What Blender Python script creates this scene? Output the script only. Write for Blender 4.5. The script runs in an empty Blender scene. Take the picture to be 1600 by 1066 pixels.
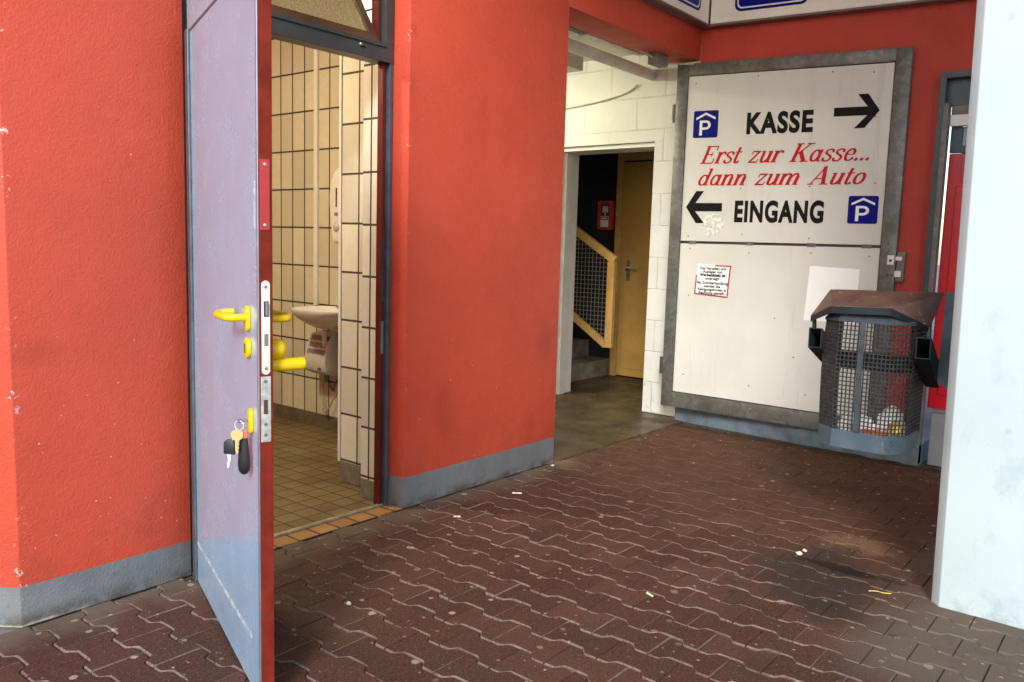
import bpy, bmesh, math, random
from mathutils import Vector, Matrix, noise as mnoise
random.seed(7)
SC = bpy.context.scene
COL = SC.collection
# ------------------------------------------------------------------ camera
H = 1.32
cd = bpy.data.cameras.new("camera"); cam = bpy.data.objects.new("camera", cd); COL.objects.link(cam)
cd.sensor_width = 36.0; cd.sensor_fit = 'HORIZONTAL'; cd.lens = 29.0444; cd.clip_start = 0.02; cd.clip_end = 500
R_ = Vector((0.6308, -0.7754, 0.0291)).normalized(); F_ = Vector((0.7726, 0.6242, -0.1160)).normalized()
U_ = R_.cross(F_).normalized(); R_ = F_.cross(U_).normalized()
cam.matrix_world = Matrix(((R_.x, U_.x, -F_.x, 0), (R_.y, U_.y, -F_.y, 0), (R_.z, U_.z, -F_.z, H), (0, 0, 0, 1)))
SC.camera = cam
# ------------------------------------------------------------------ sky, sun, exposure
SUN_ELEV, SUN_DIR = 30.0, Vector((0.87, 0.493))        # horizontal direction the light travels
w = bpy.data.worlds.new("World"); SC.world = w; w.use_nodes = True
nt = w.node_tree; bg = nt.nodes['Background']; sky = nt.nodes.new('ShaderNodeTexSky')
sky.sky_type = 'NISHITA'; sky.sun_disc = False; sky.sun_elevation = math.radians(SUN_ELEV)
sky.sun_rotation = math.atan2(-SUN_DIR.x, -SUN_DIR.y); sky.dust_density = 1.2; sky.air_density = 1.0
nt.links.new(sky.outputs[0], bg.inputs[0]); bg.inputs[1].default_value = 0.13
sd = bpy.data.lights.new("sun", 'SUN'); sun = bpy.data.objects.new("sun", sd); COL.objects.link(sun)
sd.energy = 1.5; sd.angle = math.radians(15); sd.color = (1.0, 0.985, 0.96)
e = math.radians(SUN_ELEV); dv = Vector((SUN_DIR.x*math.cos(e), SUN_DIR.y*math.cos(e), -math.sin(e)))
sun.rotation_euler = dv.to_track_quat('-Z', 'Y').to_euler()
SC.view_settings.view_transform = 'Standard'; SC.view_settings.look = 'None'
SC.view_settings.exposure = 1.02; SC.view_settings.gamma = 1.0; SC.view_settings.use_curve_mapping = False

# ------------------------------------------------------------------ material helper
class NT:
    def __init__(s, name):
        s.m = bpy.data.materials.new(name); s.m.use_nodes = True
        s.t = s.m.node_tree; s.b = s.t.nodes['Principled BSDF']; s._pos = None
    def n(s, typ, **kw):
        nd = s.t.nodes.new(typ)
        for k, v in kw.items(): setattr(nd, k, v)
        return nd
    def l(s, a, b): s.t.links.new(a, b)
    def put(s, sock, v):
        if hasattr(v, 'is_linked') or hasattr(v, 'links'): s.l(v, sock)
        else: sock.default_value = v
    def pos(s):
        if s._pos is None: s._pos = s.n('ShaderNodeNewGeometry').outputs['Position']
        return s._pos
    def math(s, op, a, b=0.0, c=0.0, clamp=False):
        nd = s.n('ShaderNodeMath', operation=op); nd.use_clamp = clamp
        s.put(nd.inputs[0], a); s.put(nd.inputs[1], b); s.put(nd.inputs[2], c); return nd.outputs[0]
    def xyz(s, v=None):
        nd = s.n('ShaderNodeSeparateXYZ'); s.l(v or s.pos(), nd.inputs[0]); return nd.outputs
    def scaled(s, sc, off=(0, 0, 0)):
        nd = s.n('ShaderNodeMapping'); s.l(s.pos(), nd.inputs[0]); nd.inputs['Scale'].default_value = sc
        nd.inputs['Location'].default_value = off; return nd.outputs[0]
    def noise(s, scale, detail=4, rough=0.55, vec=None, dist=0.0):
        nd = s.n('ShaderNodeTexNoise'); s.l(vec or s.pos(), nd.inputs['Vector'])
        nd.inputs['Scale'].default_value = scale; nd.inputs['Detail'].default_value = detail
        nd.inputs['Roughness'].default_value = rough; nd.inputs['Distortion'].default_value = dist
        return nd.outputs['Fac']
    def vor(s, scale, vec=None, feature='F1', dim='3D'):
        nd = s.n('ShaderNodeTexVoronoi', feature=feature, voronoi_dimensions=dim); s.l(vec or s.pos(), nd.inputs['Vector'])
        nd.inputs['Scale'].default_value = scale; return nd.outputs
    def ramp(s, v, lo, hi, a=0.0, b=1.0):
        nd = s.n('ShaderNodeMapRange'); nd.clamp = True; nd.interpolation_type = 'SMOOTHSTEP'
        s.put(nd.inputs[0], v); nd.inputs[1].default_value = lo; nd.inputs[2].default_value = hi
        nd.inputs[3].default_value = a; nd.inputs[4].default_value = b; return nd.outputs[0]
    def mix(s, f, a, b, mode='MIX'):
        nd = s.n('ShaderNodeMix', data_type='RGBA', blend_type=mode); s.put(nd.inputs[0], f)
        for i, v in ((6, a), (7, b)):
            if isinstance(v, (tuple, list)): nd.inputs[i].default_value = (*v[:3], 1)
            else: s.l(v, nd.inputs[i])
        return nd.outputs[2]
    def col(s, v):
        if isinstance(v, (tuple, list)): s.b.inputs['Base Color'].default_value = (*v[:3], 1)
        else: s.l(v, s.b.inputs['Base Color'])
    def bump(s, h, strength=0.3, dist=0.01, prev=None):
        nd = s.n('ShaderNodeBump'); nd.inputs['Strength'].default_value = strength; nd.inputs['Distance'].default_value = dist
        s.l(h, nd.inputs['Height'])
        if prev: s.l(prev, nd.inputs['Normal'])
        s.l(nd.outputs[0], s.b.inputs['Normal']); return nd.outputs[0]
    def set(s, rough=0.5, metal=0.0, spec=0.5, **kw):
        s.put(s.b.inputs['Roughness'], rough); s.put(s.b.inputs['Metallic'], metal); s.put(s.b.inputs['Specular IOR Level'], spec)
        for k, v in kw.items(): s.put(s.b.inputs[k.replace('_', ' ')], v)
        return s.m

def simple(name, c, rough=0.5, metal=0.0, var=0.25, scale=8, bump=0.0, bscale=60, spec=0.5, **kw):
    t = NT(name); n = t.noise(scale, 5, 0.6)
    dark = tuple(x*(1-var) for x in c); lite = tuple(min(1, x*(1+var*0.6)) for x in c)
    t.col(t.mix(t.ramp(n, 0.3, 0.7), dark, lite))
    if bump: t.bump(t.noise(bscale, 3), bump, 0.004)
    return t.set(rough, metal, spec, **kw)

def m_stucco(name, red, plinth_z=None, grey=(0.20, 0.215, 0.225), chips=(), smudge=()):
    t = NT(name); x, y, z = t.xyz()
    n = t.noise(1.6, 5, 0.6); n2 = t.noise(9, 5, 0.65)
    c = t.mix(t.ramp(n, 0.3, 0.75), tuple(v*0.90 for v in red), tuple(min(1, v*1.07) for v in red))
    c = t.mix(t.ramp(n2, 0.55, 0.8, 0, 0.22), c, tuple(v*0.6 for v in red))
    st = t.noise(2.2, 4, 0.6, t.scaled((2.6, 2.6, 0.5)))      # vertical dirt runs
    c = t.mix(t.ramp(st, 0.58, 0.80, 0, 0.20), c, tuple(v*0.5 for v in red))
    sk = t.noise(5, 4, 0.75, t.scaled((7, 7, 0.9)))             # thin upright scrapes low on the wall
    c = t.mix(t.math('MULTIPLY', t.ramp(sk, 0.70, 0.74, 0, 0.55), t.ramp(z, 0.3, 1.1, 1, 0.15)), c, tuple(v*0.35 for v in red))
    c = t.mix(t.math('MULTIPLY', t.ramp(z, 0.15, 0.55, 0.35, 0), t.ramp(t.noise(7, 6, 0.7), 0.45, 0.65)), c, tuple(v*0.55+0.02 for v in red))
    v = t.vor(5.2); sel = t.xyz(v['Color'])                     # small scuffs and knocks in the paint
    spot = t.math('MULTIPLY', t.ramp(t.math('ADD', v['Distance'], t.math('MULTIPLY', t.noise(60, 3), 0.05)), 0.035, 0.055, 1, 0), t.ramp(sel[0], 0.80, 0.82))
    c = t.mix(t.math('MULTIPLY', spot, 0.55), c, tuple(v_*0.28 for v_ in red))
    v = t.vor(4.1, t.scaled((1, 1, 1), (3.3, 1.7, 0.4))); sel = t.xyz(v['Color'])
    spot = t.math('MULTIPLY', t.ramp(t.math('ADD', v['Distance'], t.math('MULTIPLY', t.noise(70, 3), 0.05)), 0.032, 0.042, 1, 0), t.ramp(sel[1], 0.80, 0.82))
    c = t.mix(t.math('MULTIPLY', spot, 0.7), c, (0.75, 0.62, 0.52))
    v = t.vor(34); sel = t.xyz(v['Color'])
    spot = t.math('MULTIPLY', t.ramp(v['Distance'], 0.07, 0.13, 1, 0), t.math('MULTIPLY', t.ramp(sel[2], 0.86, 0.88), t.ramp(t.math('ADD', z, t.math('MULTIPLY', n, 1.2)), 1.1, 1.9, 1, 0)))
    c = t.mix(t.math('MULTIPLY', spot, 0.65), c, (0.78, 0.60, 0.50))
    for sx, sy, sz, rx, rz in smudge:
        dx = t.math('DIVIDE', t.math('SUBTRACT', x, sx), rx); dz = t.math('DIVIDE', t.math('SUBTRACT', z, sz), rz)
        dd = t.math('ADD', t.math('SQRT', t.math('ADD', t.math('MULTIPLY', dx, dx), t.math('MULTIPLY', dz, dz))), t.math('MULTIPLY', t.math('SUBTRACT', n2, 0.5), 0.8))
        c = t.mix(t.ramp(dd, 0.2, 1.1, 0.26, 0), c, tuple(v_*0.45 for v_ in red))
    if plinth_z:
        edge = t.math('ADD', z, t.math('MULTIPLY', t.noise(30, 3), 0.006))
        g = t.mix(t.ramp(t.noise(5, 5), 0.3, 0.7), tuple(v*0.85 for v in grey), tuple(v*1.12 for v in grey))
        g = t.mix(t.ramp(t.noise(24, 5, 0.7), 0.6, 0.78, 0, 0.5), g, (0.09, 0.09, 0.085))
        g = t.mix(t.math('MULTIPLY', t.ramp(z, 0.0, 0.07, 0.9, 0), t.ramp(t.noise(13, 5, 0.7), 0.36, 0.62)), g, (0.085, 0.072, 0.055))
        g = t.mix(t.math('MULTIPLY', t.ramp(t.math('ADD', z, t.math('MULTIPLY', t.noise(18, 4), 0.02)), 0.012, 0.022, 1, 0), t.ramp(t.noise(5, 4), 0.5, 0.6)), g, (0.50, 0.46, 0.38))
        c = t.mix(t.ramp(edge, plinth_z, plinth_z+0.004, 1, 0), c, g)
    for cx, cy, wdt in chips:                                   # knocked paint along a vertical corner
        d = t.math('ADD', t.math('ABSOLUTE', t.math('SUBTRACT', x, cx)), t.math('ABSOLUTE', t.math('SUBTRACT', y, cy)))
        k = t.math('MULTIPLY', t.ramp(d, wdt*0.3, wdt, 1, 0), t.math('MULTIPLY', t.ramp(t.noise(38, 5, 0.7), 0.60, 0.64), t.ramp(t.noise(2.3, 2), 0.50, 0.58)))
        c = t.mix(k, c, (0.72, 0.62, 0.55))
    t.col(c)
    b = t.bump(t.noise(110, 3, 0.6), 0.5, 0.005)
    t.bump(t.noise(24, 3, 0.5), 0.2, 0.008, b)
    return t.set(t.ramp(n2, 0.3, 0.7, 0.5, 0.68), 0, 0.4)

def m_tile(name, ua, pu, pv, ou, ov, c, grout, gw=0.0095, va=2, rough=0.22, var=0.12, base=None, dirt=0.0):
    t = NT(name); P = t.xyz()
    def cell(ax, p, o):
        q = t.math('DIVIDE', t.math('SUBTRACT', P[ax], o), p); f = t.math('FRACT', q)
        d = t.math('MULTIPLY', t.math('MINIMUM', f, t.math('SUBTRACT', 1.0, f)), p); return t.math('FLOOR', q), d
    cu, du = cell(ua, pu, ou); cv, dv_ = cell(va, pv, ov)
    d = t.math('ADD', t.math('MINIMUM', du, dv_), t.math('MULTIPLY', t.math('SUBTRACT', t.noise(50, 2), 0.5), 0.0012))
    g = t.ramp(d, gw*0.45, gw*0.75, 1, 0)
    cmb = t.n('ShaderNodeCombineXYZ'); t.l(cu, cmb.inputs[0]); t.l(cv, cmb.inputs[1])
    wn = t.n('ShaderNodeTexWhiteNoise', noise_dimensions='2D'); t.l(cmb.outputs[0], wn.inputs['Vector'])
    k = t.mix(wn.outputs['Value'], tuple(v*(1-var) for v in c), tuple(min(1, v*(1+var)) for v in c))
    k = t.mix(t.ramp(t.noise(14, 5, 0.6), 0.35, 0.75, 0, 0.25), k, tuple(v*0.8 for v in c))
    if dirt: k = t.mix(t.ramp(t.noise(3.2, 6, 0.65), 0.42, 0.7, 0, dirt), k, tuple(v*0.35 for v in c))
    k = t.mix(g, k, grout); rg = t.ramp(g, 0, 1, rough, 0.85)
    if base:
        bz = t.ramp(P[2], base[0], base[0]+0.003, 1, 0)
        bc = t.mix(t.ramp(t.noise(22, 5, 0.65), 0.35, 0.7), tuple(v*0.65 for v in base[1]), base[1])
        k = t.mix(bz, k, bc); rg = t.math('MAXIMUM', rg, t.math('MULTIPLY', bz, 0.7))
    t.col(k); b = t.bump(t.math('SUBTRACT', 1.0, g), 0.5, 0.002); t.bump(t.noise(6, 2), 0.05, 0.01, b)
    return t.set(rg, 0, 0.5)

RED = (0.61, 0.081, 0.042)
M = {}
M['red_left'] = m_stucco('red_stucco_left', RED, 0.142, chips=((1.03, 2.9, 0.03),), smudge=((1.10, 2.9, 0.92, 0.13, 0.06),))
M['red_mid'] = m_stucco('red_stucco_middle', RED, 0.158, chips=((2.772, 2.9, 0.022), (4.03, 2.9, 0.02)), smudge=((3.05, 2.9, 0.45, 0.10, 0.2), (3.9, 2.9, 0.75, 0.12, 0.15), (2.79, 2.9, 2.03, 0.02, 0.13), (2.80, 2.9, 2.30, 0.03, 0.04)))
M['red'] = m_stucco('red_stucco_back', (0.50, 0.055, 0.035))
M['beam'] = m_stucco('red_stucco_beam', (0.56, 0.068, 0.036))
M['plinth'] = simple('plinth_blue_grey', (0.13, 0.17, 0.20), 0.55, 0, 0.3, 9, 0.2)
M['tile_far'] = m_tile('cream_wall_tiles', 1, 0.1362, 0.2648, 4.826, 0.072, (0.62, 0.60, 0.44), (0.045, 0.03, 0.018), base=(0.092, (0.17, 0.14, 0.09)))
M['tile_near'] = m_tile('cream_pier_tiles', 1, 0.1400, 0.2560, 3.3615, 0.1245, (0.66, 0.655, 0.52), (0.06, 0.04, 0.025), base=(0.115, (0.23, 0.20, 0.15)))
M['tile_x'] = m_tile('cream_side_tiles', 0, 0.1362, 0.2648, 3.62, 0.072, (0.62, 0.53, 0.33), (0.045, 0.03, 0.018), base=(0.092, (0.17, 0.14, 0.09)))
M['tile_jamb'] = m_tile('cream_jamb_tiles', 1, 0.1400, 0.2560, 3.142, 0.116, (0.68, 0.67, 0.55), (0.06, 0.04, 0.025), base=(0.10, (0.23, 0.20, 0.15)))
M['floor_tile'] = m_tile('ochre_floor_tiles', 0, 0.1135, 0.108, 2.244, 3.144, (0.19, 0.130, 0.055), (0.055, 0.036, 0.018), gw=0.0065, va=1, rough=0.42, var=0.2, dirt=0.55)
M['thr_tile'] = m_tile('orange_threshold_tiles', 0, 0.112, 0.2, 2.153, 2.85, (0.42, 0.22, 0.075), (0.06, 0.035, 0.018), va=1, rough=0.5, var=0.15, dirt=0.3)
M['rail'] = simple('threshold_rail', (0.36, 0.29, 0.18), 0.6, 0, 0.35, 20, 0.3)
M['ceil'] = simple('ceiling_paint', (0.62, 0.58, 0.52), 0.85, 0, 0.08, 2)
M['ceil_in'] = simple('inner_ceiling_paint', (0.72, 0.68, 0.55), 0.85, 0, 0.1, 2)

def m_door():
    t = NT('satin_blue_grey_door'); n = t.noise(3, 4); x, y, z = t.xyz()
    c = t.mix(t.ramp(n, 0.3, 0.7), (0.37, 0.54, 0.73), (0.40, 0.575, 0.765))
    st = t.noise(3, 5, 0.65, t.scaled((9, 9, 0.8)))
    c = t.mix(t.ramp(st, 0.6, 0.85, 0, 0.35), c, (0.52, 0.56, 0.60))
    sc = t.noise(6, 4, 0.7, t.scaled((30, 30, 1.2))); c = t.mix(t.math('MULTIPLY', t.ramp(sc, 0.66, 0.70, 0, 0.22), t.ramp(t.noise(2.2, 3), 0.5, 0.6)), c, (0.72, 0.74, 0.76))
    v = t.vor(16); k = t.math('MULTIPLY', t.ramp(v['Distance'], 0.05, 0.09, 1, 0), t.ramp(t.xyz(v['Color'])[0], 0.88, 0.9)); c = t.mix(t.math('MULTIPLY', k, 0.6), c, (0.30, 0.31, 0.33))
    c = t.mix(t.math('MULTIPLY', t.ramp(z, 0.0, 0.4, 1, 0), t.ramp(t.noise(9, 6, 0.75), 0.5, 0.68, 0, 0.5)), c, (0.28, 0.32, 0.36))
    t.col(c); t.bump(t.noise(9, 3), 0.04, 0.006)
    return t.set(t.ramp(t.noise(7, 5, 0.65), 0.3, 0.7, 0.16, 0.30), 0.30, 0.7)
M['door'] = m_door()
M['door_edge'] = simple('door_edge_red_brown', (0.19, 0.022, 0.013), 0.6, 0, 0.3, 10, spec=0.12)
M['door_trim'] = simple('door_edge_profile', (0.33, 0.42, 0.50), 0.28, 0.6, 0.15, 14)
M['scuff'] = simple('scuff_beige', (0.44, 0.47, 0.49), 0.7, 0, 0.4, 40)
M['yellow'] = simple('yellow_nylon', (0.85, 0.56, 0.005), 0.28, 0, 0.05, 5)
M['enamel'] = simple('white_lock_plate', (0.78, 0.75, 0.64), 0.35, 0, 0.1, 18)
M['steel_worn'] = simple('worn_steel_plate', (0.52, 0.53, 0.50), 0.42, 0.3, 0.3, 40)
M['slot'] = simple('dark_slot', (0.06, 0.05, 0.05), 0.5, 0.2, 0.2)
M['bolt_grey'] = simple('bolt_grey', (0.30, 0.29, 0.30), 0.35, 0.6, 0.2)
M['red_plate'] = simple('red_plate', (0.42, 0.03, 0.035), 0.35, 0, 0.1)
M['screw'] = simple('screw_metal', (0.65, 0.62, 0.55), 0.3, 0.8, 0.1)
M['brass'] = simple('brass_key', (0.92, 0.70, 0.30), 0.3, 0.6, 0.12)
M['chrome'] = simple('nickel_key', (0.88, 0.84, 0.82), 0.3, 0.45, 0.1)
M['black_leather'] = simple('black_leather', (0.012, 0.012, 0.013), 0.35, 0, 0.3, 30, 0.2, 220)
M['black_plastic'] = simple('black_plastic', (0.022, 0.024, 0.028), 0.45, 0, 0.2, 30)
M['pink_tag'] = simple('pink_tag', (0.75, 0.16, 0.12), 0.4, 0, 0.1)
M['frame_dark'] = simple('frame_anthracite', (0.055, 0.058, 0.058), 0.38, 0.1, 0.2, 6)
M['frame_red'] = simple('frame_dark_red', (0.10, 0.012, 0.010), 0.35, 0, 0.2, 6)
M['frame_blue'] = simple('frame_blue_grey', (0.10, 0.13, 0.16), 0.3, 0.3, 0.25, 10)
M['sash_brown'] = simple('sash_brown', (0.10, 0.055, 0.03), 0.32, 0.2, 0.3, 6)
def m_glass():
    t = NT('frosted_amber_glass'); n = t.noise(120, 3); v = t.vor(90)
    t.col(t.mix(t.ramp(t.noise(160, 3, 0.7), 0.4, 0.62), (0.42, 0.36, 0.20), (0.86, 0.78, 0.52))); t.bump(v['Distance'], 0.9, 0.006)
    return t.set(0.3, 0, 0.6, Transmission_Weight=0.8, IOR=1.4)
M['glass'] = m_glass()

def m_paver(name, lite):
    t = NT(name); x, y, z = t.xyz()
    info = t.n('ShaderNodeAttribute', attribute_name='tone').outputs['Fac']
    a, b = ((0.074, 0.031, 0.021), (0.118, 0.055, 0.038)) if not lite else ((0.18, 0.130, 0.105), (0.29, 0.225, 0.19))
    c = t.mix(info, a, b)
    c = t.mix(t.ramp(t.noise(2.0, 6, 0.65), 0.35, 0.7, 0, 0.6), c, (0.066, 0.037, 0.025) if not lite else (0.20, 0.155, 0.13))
    c = t.mix(t.ramp(t.noise(130, 4, 0.85), 0.52, 0.64, 0, 0.7), c, (0.20, 0.118, 0.088))
    c = t.mix(t.ramp(t.noise(105, 4, 0.85), 0.52, 0.66, 0, 0.8), c, (0.028, 0.013, 0.010))
    # browner tone towards the back and the grey, dusty strip along the walls and the pillar
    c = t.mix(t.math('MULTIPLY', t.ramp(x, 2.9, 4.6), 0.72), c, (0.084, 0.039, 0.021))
    wal = t.math('ADD', y, t.math('MULTIPLY', t.noise(6, 5), 0.34))
    gw = t.math('MULTIPLY', t.ramp(wal, 2.82, 3.10), t.ramp(x, 4.0, 4.3, 1, 0))
    c = t.mix(t.math('MULTIPLY', gw, 0.8), c, (0.17, 0.135, 0.10))
    pil = t.math('ADD', y, t.math('MULTIPLY', t.noise(4, 5), 0.3))
    gp = t.math('MULTIPLY', t.ramp(pil, 0.72, 1.05, 1, 0), t.ramp(x, 2.5, 2.85))
    c = t.mix(t.math('MULTIPLY', gp, 0.75), c, (0.135, 0.115, 0.095))
    # oily stain
    def blot(cx, cy, rx, ry, sc, am, lo=0.45, hi=1.1):
        dx = t.math('DIVIDE', t.math('SUBTRACT', x, cx), rx); dy = t.math('DIVIDE', t.math('SUBTRACT', y, cy), ry)
        d = t.math('SQRT', t.math('ADD', t.math('MULTIPLY', dx, dx), t.math('MULTIPLY', dy, dy)))
        return t.ramp(t.math('ADD', d, t.math('MULTIPLY', t.math('SUBTRACT', t.noise(sc, 7, 0.72), 0.5), am)), lo, hi, 1, 0)
    c = t.mix(t.math('MULTIPLY', blot(3.86, 1.06, 0.16, 0.24, 8, 2.2, 0.4, 1.0), 0.6), c, (0.20, 0.125, 0.075))          # dusty sand beside the stain
    c = t.mix(t.math('MULTIPLY', blot(3.38, 1.06, 0.48, 0.34, 6, 2.6, 0.40, 0.95), 0.70), c, (0.034, 0.031, 0.028))     # oily stain
    c = t.mix(t.math('MULTIPLY', blot(3.50, 1.00, 0.06, 0.26, 12, 2.2, 0.5, 0.9), 0.8), c, (0.012, 0.008, 0.007))
    c = t.mix(t.math('MULTIPLY', blot(3.05, 0.92, 0.16, 0.14, 8, 1.8), 0.6), c, (0.030, 0.027, 0.025))
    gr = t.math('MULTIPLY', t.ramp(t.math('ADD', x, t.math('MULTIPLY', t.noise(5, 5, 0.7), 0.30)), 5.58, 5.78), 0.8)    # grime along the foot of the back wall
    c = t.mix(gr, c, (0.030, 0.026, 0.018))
    wet = t.ramp(t.noise(3.4, 5, 0.6), 0.60, 0.72, 0, 0.5); c = t.mix(wet, c, (0.06, 0.032, 0.026))
    # trodden chewing gum: pale and dark
    for sc, off, th, cc, r, am in ((5.6, (0, 0, 0), 0.52, (0.50, 0.40, 0.30), 0.085, 0.75), (8.5, (5.3, 2.1, 0), 0.62, (0.42, 0.33, 0.25), 0.09, 0.65),
                               (5.1, (1.3, 8.1, 0), 0.72, (0.035, 0.028, 0.025), 0.11, 0.75), (21, (3.1, 4.7, 0), 0.82, (0.55, 0.46, 0.35), 0.11, 0.7)):
        v = t.vor(sc, t.scaled((1, 1, 0), off), dim='2D'); s_ = t.xyz(v['Color'])
        dd = t.math('ADD', v['Distance'], t.math('MULTIPLY', t.math('SUBTRACT', t.noise(45, 3, 0.7), 0.5), 0.11))
        lim = t.math('MULTIPLY', t.math('ADD', t.math('POWER', s_[1], 2.0), 0.32), r*0.85)
        k = t.math('MULTIPLY', t.math('MULTIPLY', t.ramp(t.math('SUBTRACT', dd, lim), -0.012, 0.012, 1, 0), t.ramp(s_[0], th, th+0.02)), t.ramp(s_[2], 0.0, 1.0, 0.35, 1.0))
        c = t.mix(t.math('MULTIPLY', k, am), c, cc)
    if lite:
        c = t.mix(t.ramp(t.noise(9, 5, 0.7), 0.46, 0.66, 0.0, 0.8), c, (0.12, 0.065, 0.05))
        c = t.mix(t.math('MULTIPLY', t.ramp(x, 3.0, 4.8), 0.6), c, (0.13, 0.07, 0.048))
    t.col(c); bb = t.bump(t.noise(140, 4, 0.7), 0.45, 0.003); t.bump(t.noise(14, 3), 0.15, 0.006, bb)
    return t.set(t.ramp(t.noise(6, 5), 0.35, 0.7, 0.62, 0.88), 0, 0.14)
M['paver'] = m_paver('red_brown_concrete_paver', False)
M['paver_edge'] = m_paver('worn_lit_paver_edge', True)  # pale edge: wear and dust, plus caught sky light painted into the colour
M['joint'] = simple('joint_sand', (0.07, 0.05, 0.04), 0.95, 0, 0.5, 60, 0.6, 200)
M['asphalt'] = simple('street_ground', (0.26, 0.25, 0.24), 0.9, 0, 0.3, 3, 0.4, 90)
def m_conc():
    t = NT('worn_hallway_concrete'); c = t.mix(t.ramp(t.noise(2.6, 6, 0.65), 0.3, 0.7), (0.042, 0.027, 0.012), (0.100, 0.071, 0.036))
    c = t.mix(t.ramp(t.noise(40, 4, 0.7), 0.6, 0.8, 0, 0.5), c, (0.30, 0.25, 0.17)); x, y, z = t.xyz()
    c = t.mix(t.math('MULTIPLY', t.ramp(t.math('ADD', y, t.math('MULTIPLY', t.noise(3, 5), 0.5)), 3.0, 3.25, 1, 0), 0.6), c, (0.12, 0.062, 0.038))
    t.col(c); t.bump(t.noise(30, 4), 0.2, 0.004)
    return t.set(t.ramp(t.noise(3.5, 4), 0.35, 0.65, 0.35, 0.75), 0, 0.3)
M['conc'] = m_conc()
def m_block():
    t = NT('white_painted_blockwork'); P = t.xyz(); cmb = t.n('ShaderNodeCombineXYZ')
    t.l(P[1], cmb.inputs[0]); t.l(P[2], cmb.inputs[1])
    br = t.n('ShaderNodeTexBrick'); t.l(cmb.outputs[0], br.inputs['Vector'])
    br.inputs['Scale'].default_value = 1.0; br.inputs['Brick Width'].default_value = 0.5; br.inputs['Row Height'].default_value = 0.25
    br.inputs['Mortar Size'].default_value = 0.006; br.inputs['Mortar Smooth'].default_value = 0.5
    g = br.outputs['Fac']; g = t.math('MULTIPLY', g, t.ramp(t.noise(7, 4), 0.35, 0.6, 0.35, 1.0))
    c = t.mix(t.ramp(t.noise(3, 5), 0.35, 0.7), (0.60, 0.605, 0.585), (0.67, 0.67, 0.65))
    c = t.mix(t.math('MULTIPLY', g, 0.40), c, (0.32, 0.30, 0.25))
    c = t.mix(t.math('MULTIPLY', t.ramp(P[2], 0.0, 0.5, 1, 0), t.ramp(t.noise(16, 5, 0.7), 0.56, 0.68)), c, (0.36, 0.30, 0.20))
    t.col(c); b = t.bump(t.math('SUBTRACT', 1.0, g), 0.6, 0.006); t.bump(t.noise(45, 4), 0.2, 0.004, b)
    return t.set(0.6, 0, 0.4)
M['block'] = m_block()
def m_pillar():
    t = NT('pale_blue_white_concrete'); c = t.mix(t.ramp(t.noise(1.8, 5), 0.3, 0.7), (0.53, 0.635, 0.66), (0.57, 0.67, 0.69)); z = t.xyz()[2]
    c = t.mix(t.math('MULTIPLY', t.ramp(t.noise(7, 6, 0.7, t.scaled((1, 1, 0.6))), 0.54, 0.72, 0, 1), t.ramp(z, 0.1, 1.5, 0.55, 0.25)), c, (0.38, 0.50, 0.54))
    v = t.vor(14); s_ = t.xyz(v['Color'])
    k = t.math('MULTIPLY', t.ramp(v['Distance'], 0.06, 0.10, 1, 0), t.ramp(s_[0], 0.80, 0.82)); c = t.mix(t.math('MULTIPLY', k, 0.6), c, (0.25, 0.29, 0.30))
    v = t.vor(5); s_ = t.xyz(v['Color'])
    k = t.math('MULTIPLY', t.ramp(t.math('ADD', v['Distance'], t.math('MULTIPLY', t.noise(40), 0.16)), 0.13, 0.18, 1, 0), t.ramp(s_[0], 0.75, 0.78)); c = t.mix(t.math('MULTIPLY', k, 0.5), c, (0.42, 0.47, 0.48))
    c = t.mix(t.math('MULTIPLY', t.ramp(z, 0.0, 0.20, 1, 0), t.ramp(t.noise(9, 6, 0.7), 0.46, 0.68, 0, 0.75)), c, (0.34, 0.43, 0.47))
    t.col(c); b = t.bump(t.noise(60, 4), 0.15, 0.004); t.bump(t.noise(5, 3), 0.12, 0.008, b)
    return t.set(0.6, 0, 0.3)
M['pillar'] = m_pillar()
def m_galv():
    t = NT('galvanised_steel'); v = t.vor(34); sp = t.xyz(v['Color'])[0]
    c = t.mix(sp, (0.13, 0.13, 0.12), (0.20, 0.20, 0.185)); c = t.mix(t.ramp(t.noise(5, 6, 0.7), 0.4, 0.7), c, (0.10, 0.095, 0.08))
    c = t.mix(t.ramp(t.noise(14, 5, 0.7), 0.62, 0.75, 0, 0.6), c, (0.32, 0.31, 0.28))
    t.col(c); t.bump(t.noise(50, 3), 0.1, 0.003); return t.set(0.45, 0.35, 0.5)
M['galv'] = m_galv()
def m_panel():
    t = NT('off_white_sign_panel'); c = t.mix(t.ramp(t.noise(1.7, 5), 0.3, 0.7), (0.59, 0.585, 0.54), (0.66, 0.65, 0.605))
    st = t.noise(4, 5, 0.65, t.scaled((3, 3, 0.35))); c = t.mix(t.ramp(st, 0.56, 0.75, 0, 0.35), c, (0.45, 0.41, 0.35))
    st = t.noise(22, 4, 0.7, t.scaled((3, 3, 0.15))); z = t.xyz()[2]
    c = t.mix(t.math('MULTIPLY', t.ramp(st, 0.62, 0.70, 0, 0.55), t.ramp(z, 0.2, 1.0, 1, 0.0)), c, (0.26, 0.24, 0.22))
    v = t.vor(7); s_ = t.xyz(v['Color'])
    k = t.math('MULTIPLY', t.ramp(t.math('ADD', v['Distance'], t.math('MULTIPLY', t.noise(50), 0.07)), 0.075, 0.09, 1, 0), t.ramp(s_[0], 0.66, 0.68)); c = t.mix(t.math('MULTIPLY', k, 0.65), c, (0.22, 0.18, 0.15))
    t.col(c); return t.set(t.ramp(t.noise(5, 4), 0.3, 0.7, 0.32, 0.5), 0, 0.45)
M['panel'] = m_panel()
M['glue'] = simple('glue_residue', (0.72, 0.70, 0.64), 0.7, 0, 0.35, 45)
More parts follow.
